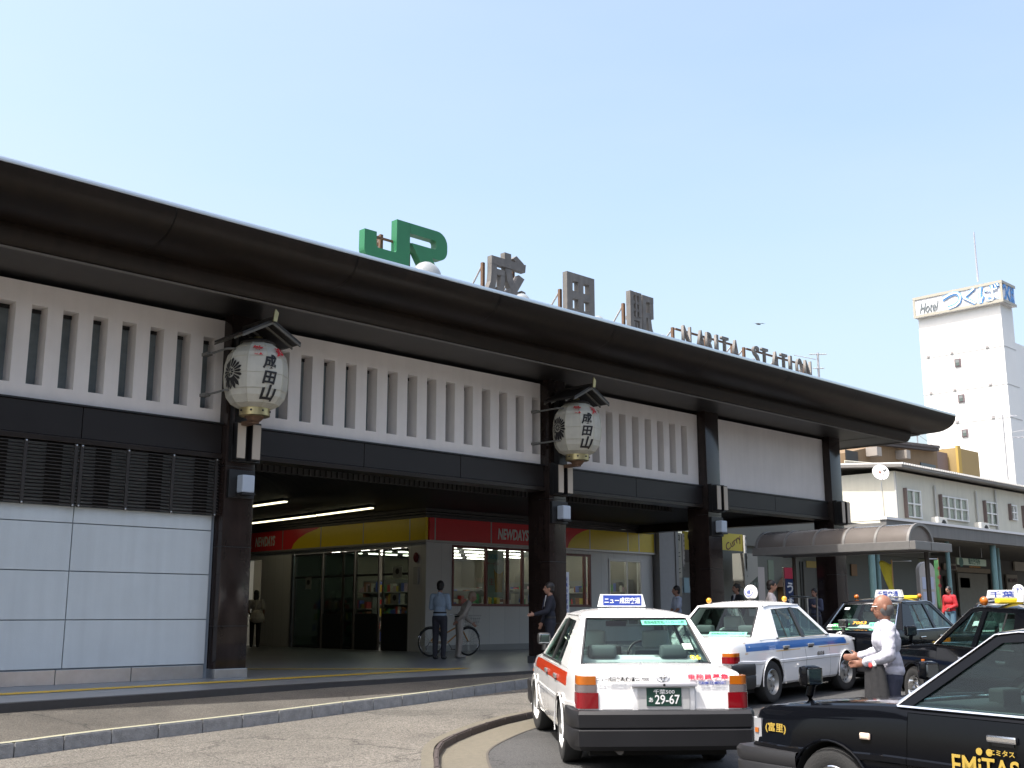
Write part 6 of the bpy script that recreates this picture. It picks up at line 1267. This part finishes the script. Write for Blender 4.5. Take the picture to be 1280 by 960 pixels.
for px, py in ((1197.5, 453.5), (1202, 498), (1206.5, 541.5), (1211, 585)):
    a = onX(px-4.3, py-4.3, XH+.4); c = onX(px+4.3, py+4.3, XH+.4); w_ = empty('window', (0, 0, 0)); w_.parent = HT; w_.location = Vector((XH+.4, c.y, c.z))-Vector(HT.location)
    MB().box((XH+.30, c.y, c.z), (XH+.402, a.y, a.z)).build('frame', mat('frame_mauve', (.16, .12, .13), .5), w_); MB().box((XH+.27, c.y+.12, c.z+.08), (XH+.299, a.y-.12, a.z-.1)).build('pane', mat('hotel_pane', (.10, .13, .12), .15), w_); MB().box((XH+.26, c.y+.12, (a.z+c.z)/2-.0), (XH+.268, a.y-.12, a.z-.1)).build('pane', mat('hotel_pane2', (.20, .22, .22), .3), w_)
for px, py in ((1279, 495),): pass
# sign box on top
SB = empty('rooftop_sign', (XH, (Yn+c0.y)/2, zs0), 0, 'white sign box on the hotel roof with blue outlined characters', 'rooftop sign'); zb_ = onX(1251, 377.5, XH).z
XS2 = onY(1267.5, 362, Yn).x; bx('sign_box', (XH+.02, Yn+.02, zb_), (XS2, c0.y-.02, zt_-.02), mat('sign_box_white', (.74, .75, .77), .5), SB); fr_ = mat('sign_frame', (.40, .38, .32), .5)
for z in (zb_, zt_-.25): bx('sign_frame', (XH-.06, Yn-.08, z), (XH+.01, c0.y+.06, z+.25), fr_, SB); bx('sign_frame', (XH+.011, Yn-.08, z), (XS2+.1, Yn-.0, z+.25), fr_, SB)
for y in (Yn-.07, c0.y-.14): bx('sign_frame', (XH-.05, y, zb_+.251), (XH+.012, y+.2, zt_-.251), fr_, SB)
zc = (zb_+zt_)/2; blo = mat('sign_outline_blue', (.10, .30, .66), .5); bli = mat('sign_inner_pale', (.60, .72, .85), .5); L = c0.y-Yn
for ch, f0, sz in (('つ', .55, 1.55), ('く', .35, 1.35), ('ば', .135, 1.6)):
    y_ = Yn+L*f0; wd_ = sz*(1.2 if ch != 'く' else .9)
    text('sign_character', ch, (XH-.02, y_, zc), -Y, Z, wd_, 1.6, blo, SB, .05, .045); text('sign_character_core', ch, (XH-.08, y_, zc), -Y, Z, wd_*.93, 1.48, bli, SB, .03, .0)
text('sign_word', 'Hotel', (XH-.02, Yn+L*.82, zc-.15), -Y, Z, 1.8, .95, mat('sign_grey_ink', (.16, .19, .20), .5), SB, .04, .0, shear=.4)
for ch, xx in (('つ', .2), ('く', .5), ('ば', .8)): text('sign_character', ch, (XH+xx*(XS2-XH), Yn-.02, zc), X, Z, (XS2-XH)*.26, 1.6, blo, SB, .04, .03)
t = empty('lightning_rod', (XH+3, Yn+L*.3, zt_), 0, 'thin tall rod on top of the hotel sign', 'rod'); a = onX(1222.5, 352, XH+2); b = onX(1218, 290, XH+2); MB().tube([a, Vector((a.x, a.y, b.z))], [.09, .05], 6).build('mast', mat('rod_grey', (.35, .36, .4), .5), t)
bx('tower_wing', (XT+.01, Yn+1, -2), (XT+14, Yfar, onY(1278, 432, Yn+1).z), hwm, HT)
# aerials, wires and a bird
def aerial(px, py0, py1, D, label, els, w=1.0, r=.035):
    a, b = atD(px, py0, D), atD(px, py1, D); b = Vector((a.x, a.y, b.z)); t = empty('tv_aerial', b, 0, label, 'aerial'); m = mat('aerial_metal', (.40, .40, .42), .5, metal=.4)
    MB().tube([b, a], r, 6).build('mast', m, t)
    for z, L_, vert in els:
        c = b+(a-b)*z; MB().tube([c-vR*L_*w, c+vR*L_*w], r*.5, 5).build('boom', m, t)
        for k in range(7): q = c+vR*L_*w*(-.9+.3*k); MB().tube([q-vF*.3-Z*.06, q+vF*.3+Z*.06], r*.35, 4).build('element', m, t)
    return t
aerial(1253, 518, 600, 52, 'tall television aerial standing before the white hotel', [(.98, .6, 0), (.65, .95, 0)])
t = aerial(1022, 441, 480, 60, 'aerial mast with brackets rising behind the last roof letters', [(.95, .45, 0), (.5, .25, 0)], r=.06)
c = atD(1013, 446, 60); MB().tube([c-vR*.9+Z*.1, c+vR*.3-Z*.15], .02, 4).build('boom', mat('aerial_metal', (.40, .40, .42), .5), t)
aerial(1146, 538, 556, 70, 'short aerial between the eave tip and the hotel', [(.7, .25, 0)], r=.04)
t = empty('bird', atD(948, 405, 60), 0, 'small bird gliding in the sky right of the grey letters', 'bird'); c = Vector(t.location); m_ = MB(); m_.ell(c, (.16, .05, .05), 10, Matrix.Rotation(AZ-1.2, 3, 'Z')); 
for s in (-1, 1): m_.prism([(0, 0), (.02, .12), (-.06, .12)], lambda u, v: c+vR*(s*v*0)+Vector((0, 0, 0)), (0, 0, 0)) if False else m_.b.faces.new([m_.b.verts.new(q) for q in (c+vF*.06, c+vR*s*.22+Z*.05+vF*.02, c+vR*s*.40+Z*.01, c+vR*s*.2+Z*.03-vF*.07, c-vF*.06)])
m_.build('body', mat('bird_dark', (.05, .045, .04), .7), t, 60)
# power line across the hotel
t = empty('power_line', atD(1160, 550, 58), 0, 'thin overhead cable running in front of the hotel', 'cable'); MB().tube([atD(1150, 545, 58), atD(1165, 556, 60), atD(1180, 562, 62)], .012, 4).build('cable', black, t); MB().tube([atD(1160, 554, 70), atD(1200, 551, 70), atD(1262, 541, 70), atD(1300, 534, 70)], .014, 4).build('cable', mat('cable_grey', (.4, .4, .4), .6), t)

# ================================================================ THE OTHER SIDE OF THE FORECOURT (unseen blocks added behind the camera for shade and reflections in cars and columns)
def added_plaza_block(x0, x1, y0, y1, h, m, label):
    t = empty('added_plaza_building', ((x0+x1)/2, y1, 0), 0, label, 'building', 'unseen buildings added across the forecourt'); bx('wall', (x0, y0, -1), (x1, y1, h), m, t); bx('parapet', (x0-.1, y0-.1, h+.001), (x1+.1, y1+.1, h+.5), grf, t)
    wm_ = mat('plaza_window', (.04, .05, .06), .15); proto = None
    nx = int((x1-x0)/3.4); nz = int(h/3.4)
    for i in range(nx):
        for k in range(nz):
            x = x0+1.2+3.4*i; z = 1+3.4*k
            if proto is None: proto = MB().box((0, 0, 0), (2.0, .1, 1.7)).build('window', wm_, t, world=False); proto.location = Vector((x, y1-.05, z))-Vector(t.location)
            else: c = proto.copy(); COL.objects.link(c); c.location = Vector((x, y1-.05, z))-Vector(t.location)
gm = mat('plaza_render_grey', (.20, .19, .18), .8, var=.1, scale=.5); gm2 = mat('plaza_render_brown', (.16, .12, .10), .8, var=.1, scale=.5)
added_plaza_block(-46, -22, -48, -34, 21, gm, 'unseen grey office block added across the forecourt for shade and reflections, farthest left'); added_plaza_block(-20, 4, -50, -32, 15, gm2, 'unseen brown office block added across the forecourt for shade and reflections')
added_plaza_block(6, 30, -48, -31, 24, gm, 'unseen tall grey office block added across the forecourt for shade and reflections'); added_plaza_block(32, 60, -50, -33, 17, gm2, 'unseen long brown office block added across the forecourt for shade and reflections, farthest right')
